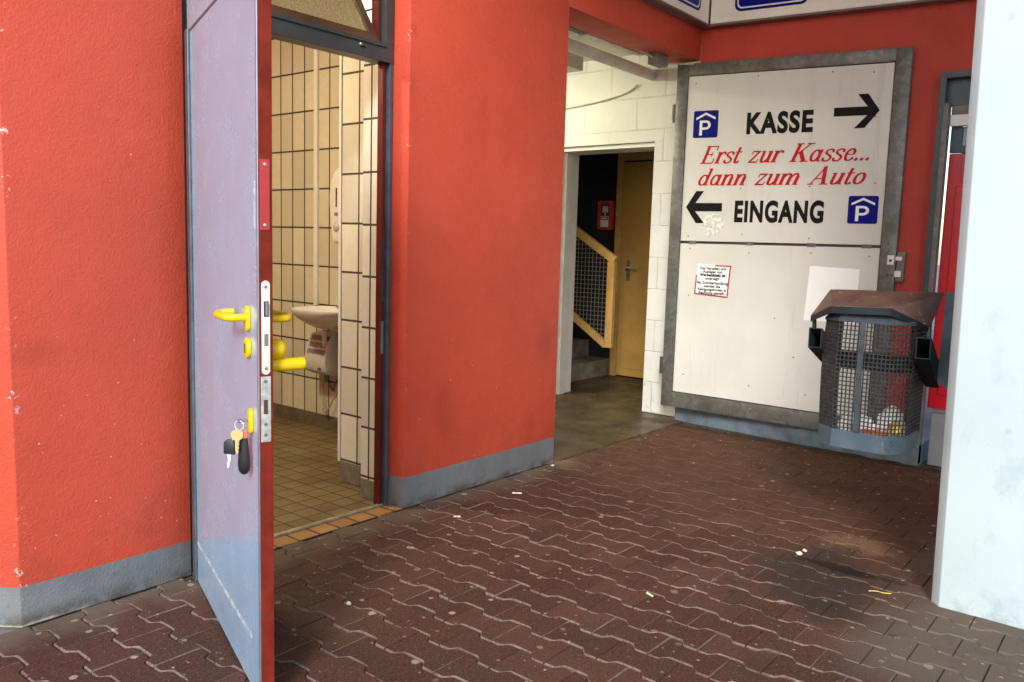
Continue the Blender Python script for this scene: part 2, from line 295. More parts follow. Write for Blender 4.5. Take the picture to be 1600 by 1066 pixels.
M['black_ink'] = simple('black_lettering', (0.008, 0.008, 0.009), 0.6, 0, 0.3, 20, spec=0.12)
M['red_ink'] = simple('red_lettering', (0.50, 0.012, 0.015), 0.45, 0, 0.15, 20, spec=0.12)
M['blue_sign'] = simple('blue_sign_field', (0.004, 0.008, 0.20), 0.35, 0, 0.2, 10, spec=0.12)
M['white_sign'] = simple('white_sign_mark', (0.80, 0.79, 0.76), 0.4, 0, 0.05, 10)
M['cream_board'] = simple('cream_fascia', (0.84, 0.79, 0.72), 0.4, 0, 0.06, 6)
M['board_edge'] = simple('fascia_edge', (0.17, 0.13, 0.11), 0.5, 0, 0.2, 12)
M['paper'] = simple('white_paper', (0.90, 0.90, 0.89), 0.7, 0, 0.02, 6)
M['bin_dark'] = simple('dark_navy_steel', (0.018, 0.027, 0.036), 0.42, 0.2, 0.35, 9)
M['bin_strap'] = simple('grey_blue_strap', (0.048, 0.062, 0.075), 0.5, 0.1, 0.3, 20)
M['bin_wire'] = simple('dull_wire', (0.050, 0.051, 0.052), 0.5, 0.3, 0.3, 30)
def m_bin():
    t = NT('worn_blue_grey_paint'); c = t.mix(t.ramp(t.noise(7, 5), 0.3, 0.7), (0.062, 0.098, 0.13), (0.105, 0.150, 0.19))
    c = t.mix(t.ramp(t.noise(13, 6, 0.75), 0.60, 0.66, 0, 0.85), c, (0.035, 0.033, 0.031)); c = t.mix(t.ramp(t.noise(30, 5, 0.7, t.scaled((1, 1, 0.3))), 0.64, 0.7, 0, 0.55), c, (0.42, 0.45, 0.44))
    t.col(c); t.bump(t.noise(30, 4), 0.15, 0.003); return t.set(0.45, 0.1, 0.5)
M['bin_blue'] = m_bin()
def m_hood():
    t = NT('weathered_brown_hood'); c = t.mix(t.ramp(t.noise(8, 5), 0.3, 0.7), (0.085, 0.043, 0.030), (0.14, 0.076, 0.056))
    c = t.mix(t.ramp(t.noise(26, 6, 0.75), 0.61, 0.66, 0, 0.85), c, (0.52, 0.40, 0.33))
    t.col(c); t.bump(t.noise(40, 4), 0.15, 0.003); return t.set(0.5, 0.1, 0.5)
M['hood'] = m_hood()
M['red_gloss'] = simple('glossy_red_door', (0.50, 0.006, 0.014), 0.22, 0, 0.08, 4)
M['grey_base'] = simple('grey_kick_panel', (0.22, 0.23, 0.24), 0.5, 0, 0.12, 8)
M['win_frame'] = simple('slate_window_frame', (0.050, 0.062, 0.070), 0.35, 0.2, 0.2, 8)
M['win_glass'] = simple('dark_window_glass', (0.10, 0.13, 0.16), 0.06, 0.4, 0.1, 3)
M['white_plastic'] = simple('white_plastic', (0.78, 0.77, 0.72), 0.35, 0, 0.06, 8)
M['ceramic'] = simple('white_ceramic', (0.80, 0.80, 0.74), 0.10, 0, 0.05, 5)
M['dryer'] = simple('grey_beige_housing', (0.56, 0.55, 0.48), 0.45, 0, 0.1, 8)
M['heater_box'] = simple('pale_grey_heater_housing', (0.60, 0.60, 0.55), 0.45, 0, 0.06, 8)
M['cable'] = simple('pale_cable', (0.45, 0.42, 0.33), 0.5, 0, 0.15, 20)
M['ochre'] = simple('ochre_painted_steel', (0.60, 0.36, 0.11), 0.45, 0, 0.18, 6)
M['ochre_dk'] = simple('ochre_painted_door', (0.56, 0.33, 0.085), 0.5, 0, 0.15, 3)
M['wire_mesh'] = simple('pale_wire_mesh', (0.40, 0.38, 0.32), 0.4, 0.5, 0.2, 20)
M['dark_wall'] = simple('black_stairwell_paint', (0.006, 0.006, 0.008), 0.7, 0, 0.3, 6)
M['stair'] = simple('stair_concrete', (0.20, 0.185, 0.15), 0.7, 0, 0.4, 7, 0.3)
M['fire_red'] = simple('red_alarm_housing', (0.62, 0.05, 0.015), 0.4, 0, 0.1, 8)
M['pipe_white'] = simple('white_pipe', (0.66, 0.65, 0.60), 0.45, 0, 0.12, 6)
M['dust_grey'] = simple('dusty_grey_fitting', (0.20, 0.19, 0.16), 0.6, 0.1, 0.3, 12)
M['cigarette'] = simple('cigarette_paper', (0.75, 0.66, 0.50), 0.7, 0, 0.3, 60)
M['orange_foil'] = simple('orange_wrapper', (0.75, 0.16, 0.04), 0.4, 0, 0.2, 30)
M['yellow_foil'] = simple('yellow_wrapper', (0.72, 0.55, 0.10), 0.4, 0, 0.1, 30)
def lampmat(name, c, s):
    t = NT(name); t.col((0.9, 0.9, 0.85)); t.set(0.4, Emission_Color=(*c, 1), Emission_Strength=s); return t.m

# ------------------------------------------------------------------ objects
OFF = {}
def tag(o, label, cat, group=None):
    o['label'] = label; o['category'] = cat
    if group: o['group'] = group
    return o
def thing(name, label, cat, base, group=None, rotz=0.0):
    o = bpy.data.objects.new(name, None); COL.objects.link(o); o.empty_display_size = 0.05
    o.location = base; o.rotation_euler = (0, 0, rotz); OFF[o] = Vector(base) if not rotz else Vector((0, 0, 0))
    return tag(o, label, cat, group)

class MB:
    def __init__(s): s.v = []; s.f = []; s.mi = []; s.cur = 0
    def face(s, pts):
        i = len(s.v); s.v += [Vector(p) for p in pts]; s.f.append(list(range(i, i+len(pts)))); s.mi.append(s.cur)
    def add(s, verts, faces):
        i = len(s.v); s.v += [Vector(p) for p in verts]
        for f in faces: s.f.append([i+k for k in f]); s.mi.append(s.cur)
        return s
    def box(s, a, b):
        x0, x1 = sorted((a[0], b[0])); y0, y1 = sorted((a[1], b[1])); z0, z1 = sorted((a[2], b[2]))
        s.add([(x0, y0, z0), (x1, y0, z0), (x1, y1, z0), (x0, y1, z0), (x0, y0, z1), (x1, y0, z1), (x1, y1, z1), (x0, y1, z1)],
              [(0, 3, 2, 1), (4, 5, 6, 7), (0, 1, 5, 4), (1, 2, 6, 5), (2, 3, 7, 6), (3, 0, 4, 7)]); return s
    def hexa(s, lo, hi):
        n = len(lo); s.add(list(lo)+list(hi), [tuple(reversed(range(n))), tuple(range(n, 2*n))]+[(i, (i+1) % n, n+(i+1) % n, n+i) for i in range(n)]); return s
    def prism(s, poly, z0, z1): return s.hexa([(x, y, z0) for x, y in poly], [(x, y, z1) for x, y in poly])
    def extr(s, poly, mapf, d0, d1): return s.hexa([mapf(u, v, d0) for u, v in poly], [mapf(u, v, d1) for u, v in poly])
    def bar(s, p, q, w, h, up=(0, 0, 1)):
        p = Vector(p); q = Vector(q); d = (q-p).normalized(); sd_ = d.cross(Vector(up)).normalized(); u = sd_.cross(d).normalized()
        c = lambda o: [o+sd_*w/2+u*h/2, o-sd_*w/2+u*h/2, o-sd_*w/2-u*h/2, o+sd_*w/2-u*h/2]
        return s.hexa(c(p), c(q))
    def tube(s, pts, r, n=12, caps=True, closed=False):
        pts = [Vector(p) for p in pts]; rr = r if isinstance(r, (list, tuple)) else [r]*len(pts); rings = []; up = None
        for i, p in enumerate(pts):
            if closed: d = (pts[(i+1) % len(pts)]-pts[i-1]).normalized()
            else: d = (pts[min(i+1, len(pts)-1)]-pts[max(i-1, 0)]).normalized()
            if up is None: up = d.orthogonal().normalized()
            up = (up-d*up.dot(d)).normalized(); sd_ = d.cross(up)
            rings.append([p+(up*math.cos(2*math.pi*k/n)+sd_*math.sin(2*math.pi*k/n))*rr[i] for k in range(n)])
        vs = [v for rg in rings for v in rg]; m = len(rings); fs = []
        for i in range(m if closed else m-1):
            j = (i+1) % m
            for k in range(n): fs.append((i*n+k, i*n+(k+1) % n, j*n+(k+1) % n, j*n+k))
        if caps and not closed: fs += [tuple(reversed(range(n))), tuple(range((m-1)*n, m*n))]
        s.add(vs, fs); return s
    def lathe(s, prof, axis_o, axis_d, n=24):
        o = Vector(axis_o); d = Vector(axis_d).normalized(); a = d.orthogonal().normalized(); b = d.cross(a); vs = []; fs = []
        for r, t in prof:
            for k in range(n): vs.append(o+d*t+(a*math.cos(2*math.pi*k/n)+b*math.sin(2*math.pi*k/n))*max(r, 1e-5))
        for i in range(len(prof)-1):
            for k in range(n): fs.append((i*n+k, i*n+(k+1) % n, (i+1)*n+(k+1) % n, (i+1)*n+k))
        fs += [tuple(reversed(range(n))), tuple(range((len(prof)-1)*n, len(prof)*n))]
        s.add(vs, fs); return s
    def warp(s, f): s.v = [Vector(f(p)) for p in s.v]; return s
    def build(s, name, mat, parent=None, base=None, bevel=0.0, seg=2, smooth=None, label=None, cat=None, group=None, kind=None, attr=None):
        off = OFF.get(parent, Vector((0, 0, 0))) if parent else (Vector(base) if base else Vector((0, 0, 0)))
        me = bpy.data.meshes.new(name); me.from_pydata([tuple(p-off) for p in s.v], [], s.f)
        mats = mat if isinstance(mat, (list, tuple)) else [mat]
        for m in mats: me.materials.append(m)
        me.polygons.foreach_set('material_index', s.mi)
        bm = bmesh.new(); bm.from_mesh(me)
        if attr is None: bmesh.ops.remove_doubles(bm, verts=bm.verts, dist=1e-5)
        bmesh.ops.recalc_face_normals(bm, faces=bm.faces)
        if bevel:
            es = [e_ for e_ in bm.edges if len(e_.link_faces) == 2 and e_.calc_face_angle(0) > 0.6]
            bmesh.ops.bevel(bm, geom=es, offset=bevel, segments=seg, profile=0.5, affect='EDGES', clamp_overlap=True)
        if smooth:
            for f in bm.faces: f.smooth = True
            for e_ in bm.edges:
                if len(e_.link_faces) == 2 and e_.calc_face_angle(0) > smooth: e_.smooth = False
        bm.to_mesh(me); bm.free()
        if attr is not None:
            a = me.attributes.new('tone', 'FLOAT', 'FACE'); a.data.foreach_set('value', attr)
        o = bpy.data.objects.new(name, me); COL.objects.link(o)
        if parent: o.parent = parent; OFF[o] = off
        elif base: o.location = base
        if label and cat: tag(o, label, cat, group)
        elif label: o['label'] = label
        if kind: o['kind'] = kind
        return o
def box(a, b): return MB().box(a, b)
SM = math.radians(40)

# text by outline font (built-in) on a vertical plane: u to the right, v up
def text_mb(body, mapf, width=None, height=None, offset=0.0, align='LEFT', depth=0.0006, size=1.0):
    cu = bpy.data.curves.new('t', 'FONT'); cu.body = body; cu.size = size; cu.offset = offset; cu.align_x = align; cu.resolution_u = 6; cu.space_character = 1.0+offset*3
    ob = bpy.data.objects.new('t', cu); COL.objects.link(ob)
    me = bpy.data.meshes.new_from_object(ob.evaluated_get(bpy.context.evaluated_depsgraph_get()))
    COL.objects.unlink(ob); bpy.data.objects.remove(ob)
    vs = [v.co.copy() for v in me.vertices]; x0 = min(v.x for v in vs); x1 = max(v.x for v in vs); y0 = min(v.y for v in vs); y1 = max(v.y for v in vs)
    sx = width/(x1-x0) if width else (height/(y1-y0) if height else 1); sy = height/(y1-y0) if height else sx
    mb = MB(); ox, oy = (x0, y0) if (width or height) else (0, 0)
    mb.add([mapf((v.x-ox)*sx, (v.y-oy)*sy, depth) for v in vs], [tuple(p.vertices) for p in me.polygons]); bpy.data.meshes.remove(me)
    return mb

# ------------------------------------------------------------------ ground
# one wide sheet reaching the horizon, paving laid 12 mm above it
MB().add([(-150, -150, -0.012), (150, -150, -0.012), (150, 150, -0.012), (-150, 150, -0.012)], [(0, 1, 2, 3)]).build('ground', M['asphalt'], kind='structure')
MB().add([(0.3, -1.5, -0.007), (6.2, -1.5, -0.007), (6.2, 2.905, -0.007), (0.3, 2.905, -0.007)], [(0, 1, 2, 3)]).build('joint_bed', M['joint'], kind='structure')
def paving():
    P = 0.219; PX = 0.138; A = 0.0145; mb = MB(); tones = []
    def wave(k, y):
        ph = ((y-1.58)/P+(0.5 if k % 2 else 0.0)) % 1.0; t = abs(((ph+0.5) % 1.0)-0.5)      # 0 at a crest, .5 in a trough
        q = min(1, max(0, (t-0.25)/0.07*0.5+0.5)); return 2.034+PX*k+A*(1-2*q*q*(3-2*q))
    ys = [0.0, 0.1, 0.18, 0.215, 0.235, 0.265, 0.285, 0.32, 0.4, 0.5, 0.6, 0.68, 0.715, 0.735, 0.765, 0.785, 0.82, 0.9, 1.0]
    for k in range(-12, 26):
        y0 = 1.467 if k % 2 == 0 else 1.467-P/2
        for j in range(-14, 9):
            a, b = y0+P*j, y0+P*(j+1)
            if a > 2.90 or b < -1.4: continue
            xc = 2.034+PX*(k+0.5)
            if xc > 5.70 or xc < 0.45: continue
            b_ = min(b, 2.903)
            if b_-a < 0.02: continue
            far = 1-0.42*min(1, max(0, (xc-2.9)/1.6)); g = 0.0022*far; tone = random.random()**1.3; dz = random.gauss(0, 0.0011)*far; tx, ty = random.gauss(0, 0.008)*far, random.gauss(0, 0.006)*far
            outer = [(wave(k, a+(b_-a)*t)+g, a+g+(b_-a-2*g)*t) for t in ys]+[(wave(k+1, a+(b_-a)*t)-g, a+g+(b_-a-2*g)*t) for t in reversed(ys)]
            dusty = random.random() < 0.55; yc = (a+b_)/2; n = len(outer); ch = random.uniform(0.0030, 0.0052)*far
            inn = []
            for i, (x, y) in enumerate(outer):
                lo = i < len(ys); sx = ch if lo else -ch
                sy = ch*0.32 if y < a+0.01 else (-ch*0.32 if y > b_-0.01 else 0); inn.append((x+sx, y+sy))
            hgt = lambda x, y: dz+tx*(x-xc)+ty*(y-yc)
            i0 = len(mb.v)
            for x, y in outer: mb.v.append(Vector((x, y, -0.011)))
            for x, y in outer: mb.v.append(Vector((x, y, hgt(x, y)-0.0052)))
            for x, y in inn: mb.v.append(Vector((x, y, hgt(x, y))))
            for i in range(n):
                q = (i+1) % n
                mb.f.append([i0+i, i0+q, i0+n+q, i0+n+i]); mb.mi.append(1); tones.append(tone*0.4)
                mb.f.append([i0+n+i, i0+n+q, i0+2*n+q, i0+2*n+i]); mb.mi.append(1 if (i < len(ys) or (i == n-1 and dusty)) else 0); tones.append(min(1, tone*0.5+0.3*random.random()))  # light-facing chamfers painted paler, opposite side keeps the paver tone
            for i in range(len(ys)-1):
                mb.f.append([i0+2*n+i, i0+2*n+i+1, i0+2*n+n-2-i, i0+2*n+n-1-i]); mb.mi.append(0); tones.append(tone)
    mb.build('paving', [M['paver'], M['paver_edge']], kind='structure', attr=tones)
paving()
MB().add([(4.03, 2.905, -0.002), (5.69, 2.905, -0.002), (5.83, 2.905, -0.002), (5.83, 7.2, -0.002), (4.03, 7.2, -0.002)], [(0, 1, 2, 3, 4)]).build('hallway_floor', M['conc'], kind='structure')
MB().add([(5.83, 3.33, -0.002), (9.0, 3.33, -0.002), (9.0, 7.2, -0.002), (5.83, 7.2, -0.002)], [(0, 1, 2, 3)]).build('stairwell_floor', M['conc'], kind='structure')
MB().add([(1.2, 3.035, -0.002), (3.62, 3.035, -0.002), (3.62, 5.9, -0.002), (1.2, 5.9, -0.002)], [(0, 1, 2, 3)]).build('restroom_floor', M['floor_tile'], kind='structure')
MB().add([(1.64, 2.905, 0.001), (2.77, 2.905, 0.001), (2.77, 3.005, 0.001), (1.64, 3.005, 0.001)], [(0, 1, 2, 3)]).build('threshold_floor', M['thr_tile'], kind='structure')

# ------------------------------------------------------------------ shell of the building
box((1.2, -4.0, 4.5), (9.2, 3.2, 4.7)).build('ceiling', M['ceil'], kind='structure')  # unseen slab, added overhead to limit the skylight
MB().prism([(1.64, 2.9), (1.64, 3.2), (1.2, 3.2), (1.2, 6.0), (0.55, 6.0), (0.55, 3.49), (1.03, 2.9)], 0, 4.5).build('red_wall', M['red_left'], base=(1.1, 3.0, 0), bevel=0.004, smooth=SM,
    label='red roughcast wall left of the open door, cornered, with a grey painted foot', cat='wall')
MB().prism([(2.772, 2.9), (4.03, 2.9), (4.03, 3.06), (2.757, 3.06)], 0, 4.5).build('red_pier', M['red_mid'], base=(3.4, 2.98, 0), bevel=0.005, smooth=SM,
    label='broad red roughcast pier with grey foot between the restroom door and the hallway opening', cat='wall')
box((1.64, 2.9, 2.75), (2.772, 3.2, 4.5)).build('door_header', M['beam'], base=(2.2, 3.0, 2.75), label='red wall piece above the restroom transom window', cat='wall')
box((4.03, 2.9, 2.692), (5.69, 3.15, 4.5)).build('lintel_beam', M['beam'], base=(4.9, 3.0, 2.692), bevel=0.005, smooth=SM, label='red lintel beam spanning the top of the hallway opening', cat='beam')
t = thing('red_back_wall', 'dark red wall behind the hinged gate, with a blue grey foot', 'wall', (5.8, 2.0, 0))
MB().box((5.69, 1.272, 0.12), (5.95, 2.9, 4.5)).box((5.69, -1.5, 2.435), (5.95, 1.272, 4.5)).build('wall', M['red'], t)
MB().prism([(5.75, 2.99), (5.62, 1.205), (5.94, 1.205), (5.94, 2.99)], -0.01, 0.128).build('plinth', M['plinth'], t, bevel=0.004)
MB().box((5.83, 2.9, 0), (6.10, 3.33, 2.156)).box((5.83, 4.29, 0), (6.10, 7.2, 2.156)).box((5.83, 2.9, 2.156), (6.10, 7.2, 2.86)).build('block_wall', M['block'], base=(5.95, 4.5, 0),
    label='white painted block wall around the stairwell doorway', cat='wall', bevel=0.003)
box((4.03, 3.06, 2.84), (6.10, 7.2, 3.0)).build('hallway_ceiling', M['ceil_in'], kind='structure')
box((3.90, 3.2, 0), (4.03, 7.2, 2.84)).build('hallway_side_wall', M['block'], base=(3.96, 5, 0), label='white hallway wall backing onto the restroom behind the red pier', cat='wall')
box((3.90, 7.2, 0), (6.1, 7.3, 2.84)).build('hallway_end_wall', M['block'], base=(5.0, 7.25, 0), label='white wall closing the far end of the hallway', cat='wall')
# white door reveal in the block wall
t = thing('doorway_lining', 'white timber lining in the stairwell doorway', 'door frame', (5.96, 3.8, 0))
box((5.87, 4.255, 0.0), (6.14, 4.288, 2.12)).build('jamb', M['white_plastic'], t, bevel=0.004)
box((5.93, 4.235, 0.0), (6.0, 4.256, 2.12)).build('door_stop', M['white_plastic'], t, bevel=0.003)
box((5.86, 3.332, 2.12), (6.14, 4.288, 2.154)).build('head', M['white_plastic'], t, bevel=0.004)
# stairwell
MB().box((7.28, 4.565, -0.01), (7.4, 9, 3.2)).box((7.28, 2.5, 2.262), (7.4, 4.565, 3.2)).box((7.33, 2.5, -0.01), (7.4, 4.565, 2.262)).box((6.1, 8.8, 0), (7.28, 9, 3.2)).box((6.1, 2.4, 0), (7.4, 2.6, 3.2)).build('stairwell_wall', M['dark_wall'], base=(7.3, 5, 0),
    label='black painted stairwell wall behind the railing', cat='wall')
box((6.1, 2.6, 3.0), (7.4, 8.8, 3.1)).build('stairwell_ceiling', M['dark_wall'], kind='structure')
t = thing('yellow_door', 'ochre yellow steel door at the back of the stairwell', 'door', (7.28, 4.0, 0))
MB().box((7.262, 4.49, 0), (7.30, 4.56, 2.26)).box((7.262, 3.3, 2.19), (7.30, 4.49, 2.26)).build('frame', M['ochre'], t, bevel=0.004)
lf = box((7.272, 3.4, 0.012), (7.31, 4.485, 2.175)).build('leaf', M['ochre_dk'], t, bevel=0.003)
box((7.266, 3.46, 0.09), (7.274, 4.425, 2.09)).build('raised_field', M['ochre_dk'], t, bevel=0.003)
hp = box((7.256, 4.36, 0.99), (7.268, 4.40, 1.20)).build('handle_plate', M['dust_grey'], t, bevel=0.003)
MB().tube([(7.256, 4.38, 1.12), (7.21, 4.38, 1.12), (7.205, 4.37, 1.12), (7.205, 4.25, 1.122)], 0.009, 10).build('lever', M['chrome'], hp, smooth=SM)
box((7.2545, 4.374, 1.03), (7.257, 4.386, 1.06)).build('keyhole', M['slot'], hp)
t = thing('staircase', 'bare concrete stairs climbing away inside the dark stairwell', 'stairs', (6.9, 5.2, 0))
for k in range(7):
    box((6.47, 4.55+0.28*k, 0 if k == 0 else 0.172*k), (7.279, 4.55+0.28*7, 0.172*(k+1))).build('step', M['stair'], t, bevel=0.006)
t = thing('stair_railing', 'ochre yellow stair railing filled with wire mesh', 'railing', (6.46, 4.5, 0))
rs = 0.60
yA, zA = 4.062, 1.205
topz = lambda y: zA+rs*(y-yA)-0.02
MB().bar((6.46, 4.035, 1.20), (6.46, 6.2, 1.20+rs*(6.2-4.035)), 0.05, 0.072).build('top_rail', M['ochre'], t, bevel=0.004)
MB().bar((6.46, 4.07, 1.19), (6.46, 4.07, 0.40), 0.05, 0.072, up=(0, 1, 0)).build('post', M['ochre'], t, bevel=0.004)
MB().bar((6.46, 4.10, 0.42), (6.46, 6.2, 0.42+0.64*(6.2-4.10)), 0.05, 0.06).build('bottom_rail', M['ochre'], t, bevel=0.004)
mb = MB()
for i in range(26):
    y = 4.12+0.041*i; mb.bar((6.462, y, 0.42+0.64*(y-4.1)), (6.462, y, 1.2+rs*(y-4.035)), 0.0045, 0.0045, up=(0, 1, 0))
for j in range(52):
    z = 0.44+0.041*j; ya = max(4.1, 4.035+(z-1.2)/rs); yb = min(5.2, 4.1+(z-0.42)/0.64)
    if yb > ya+0.02: mb.bar((6.458, ya, z), (6.458, yb, z), 0.0045, 0.0045)
mb.build('wire_mesh', M['wire_mesh'], t)
t = thing('fire_alarm', 'small orange red alarm call box on the black stairwell wall', 'fire alarm', (7.24, 4.66, 1.64))
box((7.21, 4.585, 1.50), (7.279, 4.745, 1.79)).build('housing', M['fire_red'], t, bevel=0.006)
box((7.206, 4.60, 1.52), (7.211, 4.705, 1.765)).build('front_panel', M['slot'], t)
box((7.202, 4.615, 1.67), (7.207, 4.68, 1.735)).build('window', M['dryer'], t)
nb = box((7.202, 4.605, 1.525), (7.207, 4.70, 1.635)).build('notice', M['enamel'], t)
box((7.200, 4.61, 1.595), (7.203, 4.695, 1.63)).build('red_band', M['red_plate'], nb)
box((7.198, 4.622, 1.607), (7.2005, 4.683, 1.618)).build('white_bar', M['enamel'], nb)
box((7.200, 4.64, 1.64), (7.2045, 4.65, 1.665)).build('key', M['enamel'], t)

# ------------------------------------------------------------------ restroom shell
box((3.62, 3.2, -0.002), (3.80, 5.9, 3.0)).build('tiled_back_wall', M['tile_far'], base=(3.7, 4.5, 0), label='cream tiled restroom wall with the washbasin, tall narrow tiles', cat='wall')
box((2.863, 3.205, 0), (3.62, 3.507, 3.0)).build('tiled_partition', M['tile_near'], base=(3.2, 3.35, 0), bevel=0.003, label='short cream tiled partition beside the restroom entrance', cat='wall')
box((2.752, 3.085, 0), (3.4, 3.203, 3.0)).build('tiled_reveal', M['tile_jamb'], base=(3.0, 3.15, 0), bevel=0.003, label='cream tiled door reveal just inside the dark red jamb', cat='wall')
box((1.2, 5.9, 0), (3.8, 6.02, 3.0)).build('tiled_end_wall', M['tile_x'], base=(2.5, 5.95, 0), label='cream tiled wall at the far left end of the restroom', cat='wall')
box((1.2, 3.2, 2.95), (3.8, 5.9, 3.05)).build('restroom_ceiling', M['ceil_in'], kind='structure')
box((1.56, 3.2, 2.75), (2.863, 3.3, 2.95)).build('restroom_bulkhead', M['tile_x'], base=(2.2, 3.25, 2.75), label='tiled strip above the restroom transom, seen from inside', cat='wall')
# corner trims
box((2.856, 3.499, 0.115), (2.864, 3.514, 3.0)).build('corner_trim', M['white_plastic'], base=(2.86, 3.506, 0), label='pale corner strip on the tiled partition edge', cat='trim')
# lamp inside
t = thing('restroom_lamp', 'round ceiling lamp lighting the tiled restroom', 'ceiling lamp', (1.75, 4.25, 2.95))
MB().lathe([(0.19, 0.0), (0.19, -0.03)], (1.75, 4.25, 2.95), (0, 0, 1)).build('base_plate', M['white_plastic'], t)
MB().lathe([(0.17, -0.03), (0.165, -0.06), (0.13, -0.085), (0.05, -0.098)], (1.75, 4.25, 2.95), (0, 0, 1)).build('shade', lampmat('lit_restroom_shade', (1.0, 0.97, 0.66), 92.0), t, smooth=SM)
# pipe cover
box((3.600, 4.664, 0.86), (3.621, 4.702, 2.94)).build('pipe_cover', M['tile_x'] if False else M['ceramic'], base=(3.61, 4.69, 0.86), bevel=0.004, label='pale vertical pipe cover above the washbasin', cat='pipe')
# washbasin
t = thing('washbasin', 'white ceramic washbasin on the tiled restroom wall', 'washbasin', (3.42, 4.55, 0.70))
mb = MB(); N = 40; prof = [(0.30, 0.70, 0.30), (0.52, 0.735, 0.62), (0.80, 0.785, 0.88), (0.97, 0.835, 1.0), (1.0, 0.853, 1.02), (0.99, 0.862, 1.02), (0.95, 0.865, 0.98), (0.90, 0.85, 0.93), (0.78, 0.79, 0.8), (0.45, 0.755, 0.5), (0.1, 0.75, 0.1)]
vs = []; fs = []
for r, z, rx in prof:
    for k in range(N):
        a = 2*math.pi*k/N; cx = math.cos(a); cy = math.sin(a); q = 2.6
        den = (abs(cx)**q+abs(cy)**q)**(1/q); vs.append((min(3.619, 3.45+0.195*rx*cx/den), 4.36+0.25*r*cy/den, 0.865-(0.865-z)*0.78))
for i in range(len(prof)-1):
    for k in range(N): fs.append((i*N+k, i*N+(k+1) % N, (i+1)*N+(k+1) % N, (i+1)*N+k))
fs += [tuple(reversed(range(N))), tuple(range((len(prof)-1)*N, len(prof)*N))]
mb.add(vs, fs); mb.build('bowl', M['ceramic'], t, smooth=math.radians(60))
class MBY(MB):
    def build(s, *a, **k): return s.warp(lambda p: (p[0], p[1]-0.10, p[2])) and MB.build(s, *a, **k)
def boxy(a, b): return MBY().box(a, b)
MBY().tube([(3.5, 4.55, 0.71), (3.5, 4.55, 0.62), (3.52, 4.55, 0.58), (3.6, 4.55, 0.58)], 0.018, 12).build('drain_pipe', M['chrome'], t, smooth=SM)
# heater under the basin
t = thing('hand_dryer', 'grey beige fan heater box with slotted grille under the washbasin', 'heater', (3.55, 4.6, 0.42))
mb = MBY(); prof = [(3.619, 0.40), (3.53, 0.40), (3.475, 0.43), (3.462, 0.50), (3.49, 0.60), (3.53, 0.675), (3.619, 0.69)]
mb.hexa([(x, 4.73, z) for x, z in prof], [(x, 4.50, z) for x, z in prof]); mb.build('housing', M['heater_box'], t, bevel=0.006, seg=2, smooth=SM)
for row in range(3):
    mb = MBY(); z0 = 0.545+0.045*row
    for i in range(14):
        y = 4.705-0.0135*i; zz0, zz1 = z0, z0+0.032; xf = lambda z: 3.462+(z-0.50)*0.285-0.002 if z < 0.6 else 3.49+(z-0.6)*0.53-0.002
        mb.hexa([(xf(zz0), y, zz0), (xf(zz0), y-0.007, zz0), (xf(zz0)+0.006, y-0.007, zz0), (xf(zz0)+0.006, y, zz0)], [(xf(zz1), y, zz1), (xf(zz1), y-0.007, zz1), (xf(zz1)+0.006, y-0.007, zz1), (xf(zz1)+0.006, y, zz1)])
    mb.build('grille', M['slot'], t)
boxy((3.463, 4.55, 0.445), (3.472, 4.58, 0.455)).build('switch', M['slot'], t)
t = thing('power_cable', 'pale cable and plug hanging in a knot below the grey heater', 'cable', (3.6, 4.7, 0.33))
boxy((3.585, 4.66, 0.33), (3.619, 4.715, 0.385)).build('socket', M['cable'], t, bevel=0.006)
kn = [(3.60, 4.69, 0.33), (3.595, 4.69, 0.26), (3.59, 4.675, 0.17), (3.585, 4.655, 0.125), (3.58, 4.63, 0.135), (3.582, 4.66, 0.155), (3.59, 4.68, 0.135), (3.585, 4.65, 0.12), (3.58, 4.61, 0.15), (3.585, 4.56, 0.23), (3.59, 4.50, 0.31), (3.6, 4.47, 0.40)]
def smooth_path(p, n=5):
    p = [Vector(q) for q in p]; out = []
    for i in range(len(p)-1):
        a, b, c, d = p[max(i-1, 0)], p[i], p[i+1], p[min(i+2, len(p)-1)]
        for k in range(n):
            t_ = k/n; out.append(0.5*((2*b)+(c-a)*t_+(2*a-5*b+4*c-d)*t_*t_+(3*b-a-3*c+d)*t_**3))
    return out+[p[-1]]
MBY().tube(smooth_path(kn), 0.005, 8).build('cord', M['cable'], t, smooth=SM)
MBY().tube(smooth_path([(3.6, 4.63, 0.33), (3.595, 4.60, 0.31), (3.595, 4.575, 0.285), (3.6, 4.56, 0.33), (3.61, 4.55, 0.36)]), 0.008, 8).build('valve_tap', M['dust_grey'], t, smooth=SM)
# soap / towel dispenser
t = thing('towel_dispenser', 'tall rounded white dispenser on the tiles above the washbasin', 'dispenser', (3.55, 4.47, 1.3))
sil = [(0.0, 1.295), (0.055, 1.295), (0.075, 1.36), (0.10, 1.55), (0.10, 1.62), (0.085, 1.70), (0.05, 1.765), (0.0, 1.79)]
ring = [(4.45+u, z) for u, z in sil]+[(4.45-u, z) for u, z in reversed(sil[1:-1])]
hb = MBY().hexa([(3.619, y, z) for y, z in ring], [(3.53, y, z) for y, z in ring]).build('cover', M['white_plastic'], t, bevel=0.018, seg=3, smooth=SM)
boxy((3.526, 4.462, 1.53), (3.532, 4.474, 1.655)).build('level_window', M['slot'], t, bevel=0.002)
MBY().lathe([(0.028, 0), (0.030, 0.006), (0.02, 0.016), (0.012, 0.018)], (3.532, 4.47, 1.40), (-1, 0, 0)).build('push_button', M['dryer'], t, smooth=SM)
boxy((3.526, 4.455, 1.475), (3.533, 4.485, 1.495)).build('lock_tab', M['dust_grey'], t)

